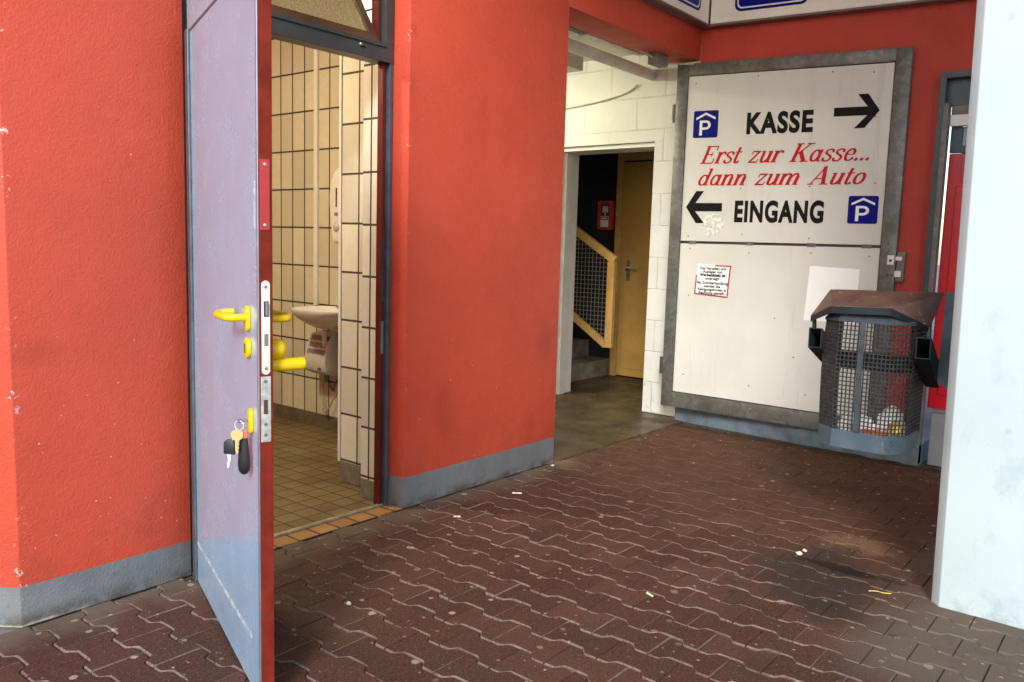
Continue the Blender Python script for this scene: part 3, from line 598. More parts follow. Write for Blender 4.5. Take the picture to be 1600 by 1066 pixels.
# ------------------------------------------------------------------ restroom door frame with transom
t = thing('door_frame', 'dark steel restroom door frame with tilted transom window', 'door frame', (2.2, 3.0, 0))
OUT = 2.996
box((2.7335, OUT, 0.0), (2.756, 3.07, 2.74)).build('jamb', M['frame_blue'], t, bevel=0.003)
box((2.709, 3.016, 0.0), (2.733, 3.052, 2.74)).build('rebate', M['frame_red'], t, bevel=0.002)
box((1.641, 2.925, 0.0), (1.699, 3.07, 2.74)).build('jamb', M['slot'], t, bevel=0.003)
MB().box((1.70, OUT-0.002, 2.15), (2.7565, 3.075, 2.235)).box((1.70, OUT-0.010, 2.215), (2.706, OUT-0.001, 2.232)).box((1.70, OUT-0.008, 2.148), (2.733, OUT-0.001, 2.158)).build('transom_rail', M['frame_dark'], t, bevel=0.002)
box((2.706, OUT-0.003, 2.235), (2.7565, 3.06, 2.74)).build('mullion', M['frame_dark'], t, bevel=0.002)
box((2.687, OUT+0.03, 2.235), (2.699, 3.07, 2.74)).build('rebate', M['frame_red'], t)
MB().lathe([(0.007, 0), (0.007, 0.012), (0.004, 0.016)], (2.55, OUT+0.002, 2.20), (0, -1, 0), 14).build('catch', M['screw'], t)
box((2.556, OUT-0.002, 2.190), (2.585, OUT+0.003, 2.196)).build('catch_slot', M['slot'], t)
box((2.712, 3.0135, 1.02), (2.728, 3.0165, 1.33)).build('strike_plate', M['slot'], t); box((2.712, 3.0135, 0.77), (2.728, 3.0165, 0.93)).build('strike_plate', M['dust_grey'], t)
th = math.radians(33); ct, sn = math.cos(th), math.sin(th)
tilt = lambda x, v, d: (x, OUT+0.02+v*sn+d*ct, 2.238+v*ct-d*sn)
def tbar(x0, x1, v0, v1, d0, d1):
    return MB().hexa([tilt(x0, v0, d0), tilt(x1, v0, d0), tilt(x1, v1, d0), tilt(x0, v1, d0)], [tilt(x0, v0, d1), tilt(x1, v0, d1), tilt(x1, v1, d1), tilt(x0, v1, d1)])
sash = tbar(1.68, 2.690, 0, 0.048, 0, 0.035); s2 = tbar(2.650, 2.690, 0.048, 0.47, 0, 0.035); s3 = tbar(1.68, 1.72, 0.048, 0.47, 0, 0.035); s4 = tbar(1.68, 2.69, 0.47, 0.51, 0, 0.035)
for q in (s2, s3, s4): sash.add(q.v, q.f)
so = sash.build('sash', M['sash_brown'], t, bevel=0.002)
tbar(1.722, 2.648, 0.05, 0.468, 0.014, 0.020).build('pane', M['glass'], so)
box((1.66, 3.006, 0.0), (2.745, 3.034, 0.012)).build('threshold_rail', M['rail'], base=(2.2, 3.02, 0), bevel=0.004, label='worn metal threshold strip on the restroom floor edge', cat='threshold')

# ------------------------------------------------------------------ the open door
ROT = math.atan2(-0.9384, -0.3456)
D = thing('restroom_door', 'open blue grey steel door with yellow handles, seen almost edge on', 'door', (1.634, 2.86, 0), rotz=ROT)
TH = 0.034; W = 1.012
MB().box((0.0, 0.0, 0.008), (W-0.002, TH-0.002, 2.42)).build('leaf', M['door'], D, bevel=0.0015)
box((W-0.0018, 0.0015, 0.008), (W+0.001, TH, 2.42)).build('edge', M['door_edge'], D, bevel=0.001)
box((W-0.012, -0.0025, 0.008), (W+0.0015, 0.0013, 2.42)).build('edge_profile', M['door_trim'], D, bevel=0.001)
box((W-0.004, TH, 0.008), (W+0.002, TH+0.003, 2.42)).build('edge_lip', M['door_edge'], D, bevel=0.001)
box((0.0, -0.010, 0.008), (0.052, -0.0005, 2.045)).build('hinge_profile', M['frame_blue'], D, bevel=0.003)
box((0.054, -0.0022, 2.034), (W-0.012, 0.001, 2.042)).build('panel_fold', M['frame_blue'], D)
for z in (0.28, 1.83):
    MB().tube([(-0.008, 0.010, z-0.06), (-0.008, 0.010, z+0.06)], 0.010, 12).build('hinge', M['frame_dark'], D, smooth=SM)
MB().bar((0.04, -0.0008, 0.162), (0.55, -0.0008, 0.161), 0.0016, 0.008).bar((0.56, -0.0008, 0.161), (0.905, -0.0008, 0.163), 0.0016, 0.011).build('scuff_mark', M['scuff'], D)
box((W-0.045, -0.0015, 1.34), (W-0.035, 0.001, 1.47)).build('adhesive_strip', M['scuff'], D)
def oval(cs, cz, a, b, n=28):
    # stadium outline of half width a, half height b
    pts = []
    for k in range(n):
        an = 2*math.pi*k/n; pts.append((cs+a*math.cos(an), cz+a*math.sin(an)+(b-a)*(1 if math.sin(an) >= 0 else -1)))
    return pts
def plate(cs, cz, a, b, y0, y1):
    return MB().extr(oval(cs, cz, a, b), lambda u, v, d: (u, d, v), y0, y1)
# outside lever
hh = plate(0.905, 1.094, 0.018, 0.036, 0, -0.011).build('lever_plate', M['yellow'], D, bevel=0.003, smooth=SM)
lev = smooth_path([(0.905, -0.005, 1.097), (0.905, -0.035, 1.097), (0.895, -0.055, 1.097), (0.86, -0.062, 1.097), (0.80, -0.064, 1.097), (0.772, -0.056, 1.098), (0.764, -0.035, 1.100), (0.766, -0.012, 1.101)], 6)
MB().tube(lev, 0.0105, 14).build('lever', M['yellow'], hh, smooth=SM)
hc = MB().extr(oval(0.905, 1.012, 0.027, 0.029), lambda u, v, d: (u, d, v), 0, -0.012).build('cylinder_rosette', M['yellow'], D, bevel=0.003, smooth=SM)
box((0.900, -0.0135, 0.998), (0.909, -0.0115, 1.024)).build('keyhole', M['slot'], hc)
hk = plate(0.932, 0.809, 0.017, 0.036, 0, -0.011).build('lower_lock_plate', M['yellow'], D, bevel=0.003, smooth=SM)
# inside fittings
hi = plate(0.955, 1.094, 0.018, 0.036, TH, TH+0.011).build('lever_plate', M['yellow'], D, bevel=0.003, smooth=SM)
MB().tube([(a+0.05, TH+(-b)*1.15, c) for a, b, c in lev], 0.0105, 14).build('lever', M['yellow'], hi, smooth=SM)
MB().lathe([(0.027, 0), (0.029, 0.012), (0.028, 0.036), (0.020, 0.050), (0.004, 0.056)], (0.955, TH, 1.012), (0, 1, 0)).build('knob', M['yellow'], D, smooth=SM)
MB().tube(smooth_path([(0.955, TH, 0.967), (0.955, TH+0.05, 0.967), (0.953, TH+0.098, 0.968), (0.952, TH+0.108, 0.968)], 5), [0.018]*10+[0.018, 0.0178, 0.0172, 0.015, 0.010, 0.004], 16).build('pull_knob', M['yellow'], D, smooth=SM)
# edge fittings
def eplate(cy, cz, a, b, x0=W+0.001, x1=W+0.004): return MB().extr(oval(cy, cz, a, b), lambda u, v, d: (d, u, v), x0, x1)
lp = eplate(0.018, 1.078, 0.0115, 0.127).build('lock_faceplate', M['enamel'], D, bevel=0.001, smooth=SM)
box((W+0.0035, 0.012, 1.108), (W+0.0046, 0.025, 1.150)).build('latch_bolt', M['slot'], lp)
box((W+0.004, 0.016, 1.111), (W+0.010, 0.0245, 1.147)).build('latch_tongue', M['bolt_grey'], lp, bevel=0.002)
box((W+0.0035, 0.013, 1.029), (W+0.0049, 0.024, 1.062)).build('dead_bolt', M['bolt_grey'], lp, bevel=0.001)
for z in (1.188, 0.968):
    MB().lathe([(0.0045, 0), (0.0045, 0.0008), (0.002, 0.001)], (W+0.004, 0.018, z), (1, 0, 0), 12).build('screw', M['bolt_grey'], lp)
l2 = box((W+0.001, 0.004, 0.765), (W+0.0035, 0.031, 0.946)).build('lower_faceplate', M['steel_worn'], D, bevel=0.001)
box((W+0.0032, 0.011, 0.843), (W+0.0045, 0.022, 0.882)).build('bolt_hole', M['sash_brown'], l2)
for z in (0.933, 0.815, 0.785):
    MB().lathe([(0.005, 0), (0.005, 0.001), (0.002, 0.0014)], (W+0.0035, 0.016, z), (1, 0, 0), 12).build('screw', M['bolt_grey'], l2)
r2 = box((W+0.001, 0.004, 1.338), (W+0.0045, 0.030, 1.523)).build('red_keeper', M['red_plate'], D, bevel=0.001)
for z in (1.352, 1.510):
    MB().lathe([(0.0045, 0), (0.0045, 0.0012), (0.002, 0.0018)], (W+0.0045, 0.017, z), (1, 0, 0), 12).build('screw', M['screw'], r2)
MB().lathe([(0.006, 0), (0.006, 0.001)], (W+0.001, 0.016, 0.27), (1, 0, 0), 12).build('plug', M['slot'], D)
for z in (0.802, 0.782):
    MB().tube([(0.93, TH, z), (0.93, TH+0.014, z)], 0.006, 10).build('inner_pin', M['enamel'], D)

# keys hanging in the lower lock (rotated like the door)
K = thing('key_bunch', 'bunch of keys with black pouch hanging from the lower door lock', 'keys', (1.634, 2.86, 0), rotz=ROT)
kb = MB().tube([(0.932, -0.010, 0.812), (0.932, -0.034, 0.812)], 0.0035, 8).box((0.929, -0.040, 0.806), (0.935, -0.028, 0.818)).build('inserted_key', M['bolt_grey'], K, bevel=0.001)
RC = Vector((0.932, -0.036, 0.799))
FA = math.radians(56); fu = Vector((math.cos(FA), math.sin(FA), 0)); fn = Vector((-fu.y, fu.x, 0))     # hanging things lie across this line
hang = lambda u, v, d: tuple(RC+fu*u+Vector((0, 0, v))-fn*d)
mb = MB(); mb.tube([hang(0.013*math.sin(a), 0.013*math.cos(a), 0.002*math.sin(a)) for a in [2*math.pi*k/24 for k in range(24)]], 0.0015, 6, closed=True); mb.build('ring', M['chrome'], K, smooth=SM)
def flat(poly, th_, d0=0.0, ou=0.0, ov=0.0): return MB().extr(poly, lambda u, v, d: hang(u+ou, v+ov, d+d0), -th_/2, th_/2)
arc = lambda cx, cy, rx, ry, a0, a1, n: [(cx+rx*math.cos(math.radians(a0+(a1-a0)*k/n)), cy+ry*math.sin(math.radians(a0+(a1-a0)*k/n))) for k in range(n+1)]
flat(arc(0, -0.012, 0.0175, 0.0155, -62, 242, 18)+[(-0.0055, -0.027), (-0.0055, -0.056), (-0.001, -0.066), (0.004, -0.060), (0.002, -0.054), (0.0052, -0.050), (0.0025, -0.044), (0.0055, -0.039), (0.0035, -0.033), (0.0055, -0.027)], 0.0030, 0.012, -0.001, -0.012).build('brass_key', M['brass'], K)
flat([(-0.012, 0.0), (0.015, 0.006), (0.016, -0.016), (-0.011, -0.020)], 0.003, 0.006, 0.009, -0.018).build('pink_tag', M['pink_tag'], K, bevel=0.001)
mb = MB(); prof = [(0.010, -0.030), (0.012, -0.040), (0.0150, -0.066), (0.0182, -0.095), (0.0188, -0.115), (0.0165, -0.128), (0.010, -0.137), (0.003, -0.140)]
n = 20; vs = []; fs = []
for r_, z_ in prof:
    for k in range(n):
        a = 2*math.pi*k/n; vs.append(hang(0.011+r_*math.cos(a)*(1.0 if math.cos(a) > 0 else 0.9), z_, -0.003+0.45*r_*math.sin(a)))
for i in range(len(prof)-1):
    for k in range(n): fs.append((i*n+k, i*n+(k+1) % n, (i+1)*n+(k+1) % n, (i+1)*n+k))
fs += [tuple(range(n)), tuple(range((len(prof)-1)*n, len(prof)*n))]
mb.add(vs, fs); mb.build('pouch', M['black_leather'], K, smooth=math.radians(70))
ck = flat([(-0.0165, -0.040), (0.015, -0.042), (0.016, -0.008), (0.010, 0.0), (-0.006, 0.001), (-0.0155, -0.006)], 0.010, 0.006, -0.025, -0.040).build('car_key_head', M['black_plastic'], K, bevel=0.002, smooth=SM)
flat([(-0.008, -0.041), (0.004, -0.041), (0.003, -0.056), (0.0005, -0.066), (-0.002, -0.078), (-0.006, -0.082), (-0.0085, -0.074), (-0.005, -0.058)], 0.0026, 0.006, -0.025, -0.040).build('car_key_blade', M['chrome'], ck)
MB().tube([Vector(hang(0.0, -0.012, 0)), Vector(hang(-0.017, -0.042, 0.006))], 0.0018, 6).build('link', M['chrome'], K)

# ------------------------------------------------------------------ hinged gate with the parking sign
GX = 5.64
def sag(p):
    k = max(0.0, (p[2]-1.37)/1.30)*0.068*max(0.0, (3.05-p[1])/1.6); return (p[0], p[1], p[2]-k)
G = thing('hinged_gate', 'galvanised gate swung back on the red wall carrying the white KASSE and EINGANG panels', 'gate', (GX, 2.25, 0.12))
def gp(mb, *a, **k): return mb.warp(sag).build(*a, **k)
mb = MB(); mb.box((GX-0.008, 2.965, 0.12), (GX+0.038, 3.055, 2.675)); mb.box((GX-0.008, 1.437, 0.12), (GX+0.038, 1.531, 2.675)); mb.box((GX-0.0075, 1.531, 2.588), (GX+0.0375, 2.965, 2.675)); mb.box((GX-0.0075, 1.531, 0.122), (GX+0.0375, 2.965, 0.235))
FRM = gp(mb, 'frame', M['galv'], G, bevel=0.003, smooth=SM)
UP = gp(box((GX+0.001, 1.538, 1.385), (GX+0.012, 2.961, 2.583)), 'upper_panel', M['panel'], G, bevel=0.001)
LO = gp(box((GX+0.001, 1.538, 0.242), (GX+0.012, 2.961, 1.366)), 'lower_panel', M['panel'], G, bevel=0.001)
gp(box((GX+0.016, 1.531, 0.236), (GX+0.030, 2.965, 2.587)), 'backing_sheet', M['slot'], G)
for y in (2.86, 2.42, 1.98, 1.62): gp(box((GX-0.001, y-0.03, 1.362), (GX+0.010, y+0.03, 1.388)), 'clip', M['galv'], G)
PX0 = GX+0.0004
on = lambda y0, z0: (lambda u, v, d: (PX0-d, y0-u, z0+v))
def letter(mb, name, mat, par, **k): return mb.warp(sag).build(name, mat, par, **k)
letter(text_mb('KASSE', on(2.493, 2.150), 0.468, 0.155, 0.044), 'lettering', M['black_ink'], UP, label='black capitals reading KASSE')
letter(text_mb('EINGANG', on(2.545, 1.525), 0.632, 0.160, 0.044), 'lettering', M['black_ink'], UP, label='black capitals reading EINGANG')
ARW = [(0, -0.13), (0.735, -0.13), (0.47, -0.5), (0.70, -0.5), (1.0, 0), (0.73, 0.5), (0.51, 0.5), (0.735, 0.13), (0, 0.13)]
def arrow(y0, zc, wd, ht, flip):
    mb = MB(); f = on(y0, zc); pts = [((1-u if flip else u)*wd, v*ht) for u, v in ARW]
    for part in ([0, 1, 7, 8], [1, 2, 3, 4], [1, 4, 7], [4, 5, 6, 7]): mb.face([f(*pts[i], 0.0006) for i in part])
    return mb
letter(arrow(1.893, 2.279, 0.287, 0.225, False), 'arrow', M['black_ink'], UP, label='black arrow pointing right')
letter(arrow(2.930, 1.635, 0.287, 0.235, True), 'arrow', M['black_ink'], UP, label='black arrow pointing left')
# serif italic lettering drawn stroke by stroke
def cr(pts, n=7): return [(v.x, v.y) for v in smooth_path([(x, y, 0) for x, y in pts], n)]
def ell(cx, cy, rx, ry, a0=0, a1=360, n=28): return [(cx+rx*math.cos(math.radians(a0+(a1-a0)*k/n)), cy+ry*math.sin(math.radians(a0+(a1-a0)*k/n))) for k in range(n+1)]
TK, TN = 0.185, 0.066
def S(p, tk=TK, tn=TN): return ('s', p, tk, tn)
def Hb(x0, x1, y, t=0.062): return S([(x0, y), (x1, y)], t, t)
GL = {
 'E': (0.86, [S([(.2, 0), (.2, 1)], .18), Hb(.03, .76, .032), Hb(.03, .74, .968), Hb(.2, .54, .52), S([(.74, .02), (.76, .30)], .07), S([(.72, .98), (.73, .74)], .07), S([(.54, .40), (.54, .64)], .06)]),
 'K': (0.98, [S([(.2, 0), (.2, 1)], .18), Hb(.03, .40, .032), Hb(.03, .40, .968), S([(.26, .42), (.76, .96)], .075, .075), S([(.40, .55), (.76, .03)], .19, .19), Hb(.58, .96, .968), Hb(.56, .98, .032)]),
 'A': (0.98, [S([(.12, .02), (.50, 1)], .07, .07), S([(.47, 1), (.76, .02)], .19, .19), Hb(.24, .64, .33), Hb(-.02, .28, .032), Hb(.54, .98, .032)]),
 'r': (0.50, [S([(.15, 0), (.15, .64)]), Hb(.01, .15, .61), Hb(.01, .31, .03), S(cr([(.18, .42), (.27, .58), (.36, .63), (.45, .60)]), .10, .07), S(cr([(.44, .61), (.45, .56), (.44, .50)]), .13, .13)]),
 's': (0.52, [S(cr([(.43, .46), (.42, .57), (.29, .635), (.13, .58), (.10, .48), (.20, .38), (.34, .30), (.43, .19), (.37, .06), (.23, .02), (.09, .07), (.07, .20)]), .12, .075)]),
 't': (0.42, [S(cr([(.16, .88), (.15, .6), (.15, .3), (.16, .12), (.23, .03), (.32, .04), (.39, .12)]), .15, .06), Hb(.01, .37, .62)]),
 'z': (0.56, [Hb(.07, .50, .615, .085), Hb(.03, .52, .04, .085), S([(.44, .60), (.10, .06)], .11, .11), S([(.08, .62), (.07, .45)], .06), S([(.50, .04), (.52, .21)], .06)]),
 'u': (0.70, [S(cr([(.15, .64), (.15, .4), (.15, .2), (.18, .08), (.27, .03), (.38, .07), (.48, .2)]), .155, .07), S([(.52, .64), (.52, .02)]), Hb(.01, .15, .61), Hb(.38, .52, .61), Hb(.52, .68, .03)]),
 'a': (0.66, [S(ell(.27, .32, .19, .285), .14, .065), S([(.48, .64), (.48, .04)], .155), Hb(.48, .65, .03)]),
 'd': (0.70, [S(ell(.28, .32, .20, .285), .145, .065), S([(.50, 1.0), (.50, .02)], .155), Hb(.34, .50, .97), Hb(.50, .66, .03)]),
 'e': (0.56, [Hb(.12, .47, .345, .06), S(cr([(.45, .36), (.44, .52), (.29, .63), (.14, .52), (.10, .32), (.15, .12), (.29, .03), (.42, .08), (.50, .18)]), .14, .065)]),
 'n': (0.72, [S([(.15, 0), (.15, .64)]), Hb(.01, .15, .61), Hb(.02, .28, .03), S(cr([(.18, .42), (.28, .57), (.38, .62), (.48, .58), (.52, .45)]), .12, .08), S([(.52, .48), (.52, .02)]), Hb(.40, .68, .03)]),
 'm': (1.08, [S([(.15, 0), (.15, .64)]), Hb(.01, .15, .61), Hb(.02, .28, .03), S(cr([(.18, .42), (.28, .57), (.38, .62), (.48, .58), (.52, .45)]), .12, .08), S([(.52, .48), (.52, 0)]), Hb(.42, .65, .03),
              S(cr([(.55, .42), (.65, .57), (.75, .62), (.85, .58), (.89, .45)]), .12, .08), S([(.89, .48), (.89, .02)]), Hb(.78, 1.05, .03)]),
 'o': (0.62, [S(ell(.29, .32, .21, .285), .15, .065)]),
 '.': (0.27, [('d', (.12, .08), .085, 0)]), ' ': (0.50, []),
}
def serif_line(body, y_left, z0, width, cap):
    shear = 0.40; x = 0; polys = []; word = 0
    for ch in body:
        adv, st = GL[ch]; word += ch == ' '
        for s_ in st:
            if s_[0] == 'd': polys.append((word, [[(x+px_, py_) for px_, py_ in ell(s_[1][0], s_[1][1], s_[2], s_[2], 0, 342, 19)]])); continue
            p = s_[1]; left = []; right = []
            for i in range(len(p)):
                a = p[max(i-1, 0)]; b = p[min(i+1, len(p)-1)]; dx, dy = b[0]-a[0], b[1]-a[1]; L_ = math.hypot(dx, dy) or 1
                hw = (s_[3]+(s_[2]-s_[3])*abs(dy/L_))/2; left.append((x+p[i][0]-dy/L_*hw, p[i][1]+dx/L_*hw)); right.append((x+p[i][0]+dy/L_*hw, p[i][1]-dx/L_*hw))
            polys.append((word, [[left[i], left[i+1], right[i+1], right[i]] for i in range(len(p)-1)]))
        x += adv
    allx = [px_+shear*py_ for _, g in polys for q in g for px_, py_ in q]; x0, x1 = min(allx), max(allx); sx = width/(x1-x0)
    out = [MB() for _ in range(word+1)]
    for i, (wd_, g) in enumerate(polys):
        for q in g: out[wd_].face([(PX0-0.0005-0.00004*(i % 40), y_left-((px_+shear*py_)-x0)*sx, z0+py_*cap) for px_, py_ in q])
    return out
for wd_, m_ in zip(('Erst', 'zur', 'Kasse...'), serif_line('Erst zur Kasse...', 2.836, 1.950, 1.188, 0.128)): letter(m_, 'lettering', M['red_ink'], UP, label='red slanted serif word '+wd_)
for wd_, m_ in zip(('dann', 'zum', 'Auto'), serif_line('dann zum Auto', 2.842, 1.792, 1.185, 0.124)): letter(m_, 'lettering', M['red_ink'], UP, label='red slanted serif word '+wd_)
def rrect(x0, z0, x1, z1, r, n=5):
    return arc(x1-r, z1-r, r, r, 0, 90, n)+arc(x0+r, z1-r, r, r, 90, 180, n)+arc(x0+r, z0+r, r, r, 180, 270, n)+arc(x1-r, z0+r, r, r, 270, 360, n)
def parking(y0, z0, s, par, lab):
    f = on(y0, z0); mb = MB(); mb.face([f(u, v, 0.0006) for u, v in rrect(0, 0, s, s, s*0.07)])
    o = letter(mb, 'parking_symbol', M['blue_sign'], par, label=lab)
    m2 = MB(); c = lambda u, v: f(u*s, v*s, 0.0012)
    m2.face([c(.11, .66), c(.50, .845), c(.50, .93), c(.11, .745)]); m2.face([c(.50, .845), c(.89, .66), c(.89, .745), c(.50, .93)])
    letter(m2, 'roof_mark', M['white_sign'], o)
    m3 = MB(); wv = lambda lst: m3.face([c(*q) for q in lst])
    wv([(.26, .09), (.37, .09), (.37, .64), (.26, .64)]); out = arc(.51, .47, .20, .17, 90, -90, 14); inn = arc(.51, .47, .095, .085, 90, -90, 14)
    wv([(.37, .555), (.51, .555), (.51, .64), (.37, .64)]); wv([(.37, .30), (.51, .30), (.51, .385), (.37, .385)])
    for i in range(14): wv([out[i], out[i+1], inn[i+1], inn[i]])
    letter(m3, 'letter_p', M['white_sign'], o)
parking(2.905, 2.138, 0.195, UP, 'blue parking symbol beside KASSE'); parking(1.757, 1.527, 0.188, UP, 'blue parking symbol beside EINGANG')
gl = MB(); f = on(2.80, 1.445); gl.face([f(0.09+0.085*math.cos(a)*(1+0.12*math.sin(5*a)), 0.06+0.085*math.sin(a)*(1+0.1*math.cos(3*a)), 0.0004) for a in [2*math.pi*k/30 for k in range(30)]])
letter(gl, 'glue_residue', M['glue'], UP)
ho = box((GX+0.0, 0, 0), (GX+0.001, 0.001, 0.001))
for y, z in ((2.90, 2.53), (2.43, 2.555), (1.92, 2.55), (1.66, 2.53), (2.90, 1.42), (2.48, 1.44), (2.0, 1.42), (1.60, 1.80), (1.63, 2.24), (2.51, 1.77), (2.02, 1.78), (2.34, 2.25),
             (2.88, 1.33), (2.42, 1.31), (1.98, 1.32), (1.60, 1.31), (2.87, 0.98), (2.88, 0.38), (2.36, 0.36), (1.95, 0.35), (2.2, 0.86), (2.05, 0.60), (1.78, 0.75)):
    m = MB().lathe([(0.0055, 0), (0.0055, 0.0012), (0.003, 0.0018)], (GX+0.001, y, z), (-1, 0, 0), 10).warp(sag).build('screw', M['dust_grey'], UP if z > 1.37 else LO)
# notice sticker and blank sheet on the lower panel
N1 = letter(MB().extr([(0, 0), (0.268, -0.014), (0.282, 0.222), (0.02, 0.226)], on(2.826, 0.993), 0.0003, 0.0008), 'notice_sticker', M['paper'], LO, label='small printed notice with a torn red border')
f = on(2.826, 0.993); mb = MB()
for q in ([(0, 0), (0.268, -0.014), (0.268, -0.003), (0.001, 0.011)], [(0.257, 0), (0.268, -0.002), (0.2815, 0.222), (0.270, 0.222)], [(0.0, 0.011), (0.011, 0.011), (0.017, 0.142), (0.008, 0.148)], [(0.155, 0.2105), (0.2700, 0.2105), (0.2705, 0.221), (0.155, 0.222)]):
    mb.face([f(u, v, 0.0013) for u, v in q])
letter(mb, 'red_border', M['red_plate'], N1)
lines = ['Das Verteilen und', 'Auslegen von', 'Werbemitteln ist', 'untersagt!', '', 'Bei Zuwiderhandlung', 'werden die', 'Reinigungskosten in', 'Rechnung gestellt.']
mb = MB(); v = 0.186
for i, s_ in enumerate(lines):
    if s_:
        q = text_mb(s_, lambda u, vv, d, v=v: f(0.140+u, v+vv-0.0, 0.0016), size=0.0285, offset=0.0009 if i != 2 else 0.0016, align='CENTER')
        mb.add(q.v, q.f)
    v -= 0.0245 if s_ else 0.008
letter(mb, 'lettering', M['black_ink'], N1)
letter(MB().extr([(0, 0), (0.34, 0.0), (0.345, 0.36), (0.02, 0.37)], on(1.998, 0.865), 0.0003, 0.0009), 'paper_sheet', M['paper'], LO, label='blank white sheet pasted on the lower panel')
# lock and hinges
lk = gp(box((GX-0.012, 1.446, 1.262), (GX-0.008, 1.486, 1.322)), 'lock_escutcheon', M['chrome'], G, bevel=0.002)
MB().lathe([(0.009, 0), (0.009, 0.003)], (GX-0.012, 1.466, 1.288), (-1, 0, 0), 14).build('keyhole', M['slot'], lk)
for y in (1.478, 1.452): MB().lathe([(0.008, 0), (0.008, 0.0015)], (GX-0.0085, y, 1.195), (-1, 0, 0), 12).build('bolt_hole', M['slot'], G)
box((GX-0.002, 1.385, 1.155), (GX+0.040, 1.432, 1.345)).build('strike_bracket', M['galv'], G, bevel=0.003)
box((GX-0.010, 1.40, 1.185), (GX-0.001, 1.438, 1.225)).build('bolt', M['chrome'], G, bevel=0.002); box((GX-0.010, 1.40, 1.29), (GX-0.001, 1.438, 1.315)).build('bolt', M['chrome'], G, bevel=0.002)
for z in (2.325, 0.43):
    MB().tube([(GX+0.01, 3.072, z-0.065), (GX+0.01, 3.072, z+0.065)], 0.016, 12).build('hinge', M['frame_dark'], G, smooth=SM)

# ------------------------------------------------------------------ fascia sign wrapping the inner corner
def sagf(p): return (p[0], p[1], p[2]-0.037*max(0.0, 2.8-p[1]))
T = thing('fascia_sign', 'white sign boards with blue fields wrapping the inner corner above the gate', 'sign', (5.55, 2.75, 2.92))
box((3.2, 2.81, 2.923), (5.600, 2.898, 3.40)).build('board', M['cream_board'], T, bevel=0.002)
MB().box((5.61, -0.5, 2.923), (5.688, 2.80, 3.45)).warp(sagf).build('board', M['cream_board'], T, bevel=0.002)
MB().box((3.2, 2.806, 2.911), (5.606, 2.898, 2.9225)).build('bottom_edge', M['board_edge'], T)
MB().box((5.606, -0.5, 2.911), (5.688, 2.898, 2.9225)).warp(sagf).build('bottom_edge', M['board_edge'], T)
box((5.598, 2.806, 2.925), (5.606, 2.814, 3.40)).build('corner_joint', M['board_edge'], T)
def field(mp, u0, u1, v0, v1, r=0.05):
    out = rrect(u0, v0, u1, v1, r); o = MB(); o.face([mp(u, v, 0.0008) for u, v in out]); o.warp(sagf if mp is fB else (lambda p: p)); b = o.build('blue_field', M['blue_sign'], T)
    a1 = rrect(u0+0.018, v0+0.018, u1-0.018, v1-0.018, r*0.75); a2 = rrect(u0+0.028, v0+0.028, u1-0.028, v1-0.028, r*0.65); m = MB()
    for i in range(len(a1)): j = (i+1) % len(a1); m.face([mp(*a1[i], 0.0016), mp(*a1[j], 0.0016), mp(*a2[j], 0.0016), mp(*a2[i], 0.0016)])
    m.warp(sagf if mp is fB else (lambda p: p)); m.build('white_outline', M['white_sign'], b)
fA = lambda u, v, d: (u, 2.81-d, v); fB = lambda u, v, d: (5.61-d, -u, v)
field(fA, 4.9, 5.47, 2.975, 3.38); field(fB, -2.62, -2.10, 2.985, 3.39); field(fB, -1.98, -1.45, 3.02, 3.39, 0.17)

# ------------------------------------------------------------------ glazed red door right of the gate, half hidden by the pillar
T = thing('red_kiosk_door', 'glossy red door in a slate frame behind the bin and the pale pillar', 'door', (5.75, 0.8, 0))
MB().box((5.635, 1.235, 0), (5.72, 1.268, 2.43)).box((5.635, 0.2, 2.395), (5.72, 1.235, 2.43)).build('frame', M['win_frame'], T, bevel=0.003)
box((5.63, 1.205, 0.0), (5.70, 1.234, 2.25)).build('guide_rail', M['galv'], T, bevel=0.004)
box((5.70, 0.2, 2.24), (5.76, 1.234, 2.394)).build('head_panel', M['win_frame'], T)
mb = MB()
for i in range(3): mb.box((5.70-0.004*(i % 2), 0.2, 2.185+0.018*i), (5.74, 1.203, 2.202+0.018*i))
mb.build('roller_shutter', M['dust_grey'], T)
bt = box((5.68, 0.2, 2.115), (5.74, 1.203, 2.182)).build('shutter_bottom_bar', M['white_plastic'], T, bevel=0.003)
MB().lathe([(0.013, 0), (0.013, 0.006), (0.006, 0.010)], (5.68, 1.08, 2.146), (-1, 0, 0), 14).build('shutter_lock', M['sash_brown'], bt)
lf = MB().box((5.74, 0.2, 0.36), (5.78, 1.203, 1.955)).build('leaf', M['red_gloss'], T, bevel=0.003)
box((5.735, 0.2, 1.78), (5.742, 1.13, 1.945)).build('upper_field', M['red_gloss'], T, bevel=0.002)
mb = MB().box((5.734, 0.3, 0.45), (5.742, 1.15, 1.755)); mb.build('raised_field', M['red_gloss'], T, bevel=0.003)
MB().box((5.732, 1.14, 1.96), (5.78, 1.203, 2.115)).box((5.732, 0.2, 1.956), (5.78, 1.14, 2.0)).build('sash', M['win_frame'], T, bevel=0.002)
box((5.75, 0.2, 2.0), (5.76, 1.14, 2.115)).build('pane', M['win_glass'], T)
MB().box((5.70, 0.2, 0.0), (5.79, 1.165, 0.345)).build('kick_panel', M['grey_base'], T, bevel=0.003)
box((5.69, 0.2, 0.345), (5.74, 1.165, 0.362)).build('sill_strip', M['dust_grey'], T)

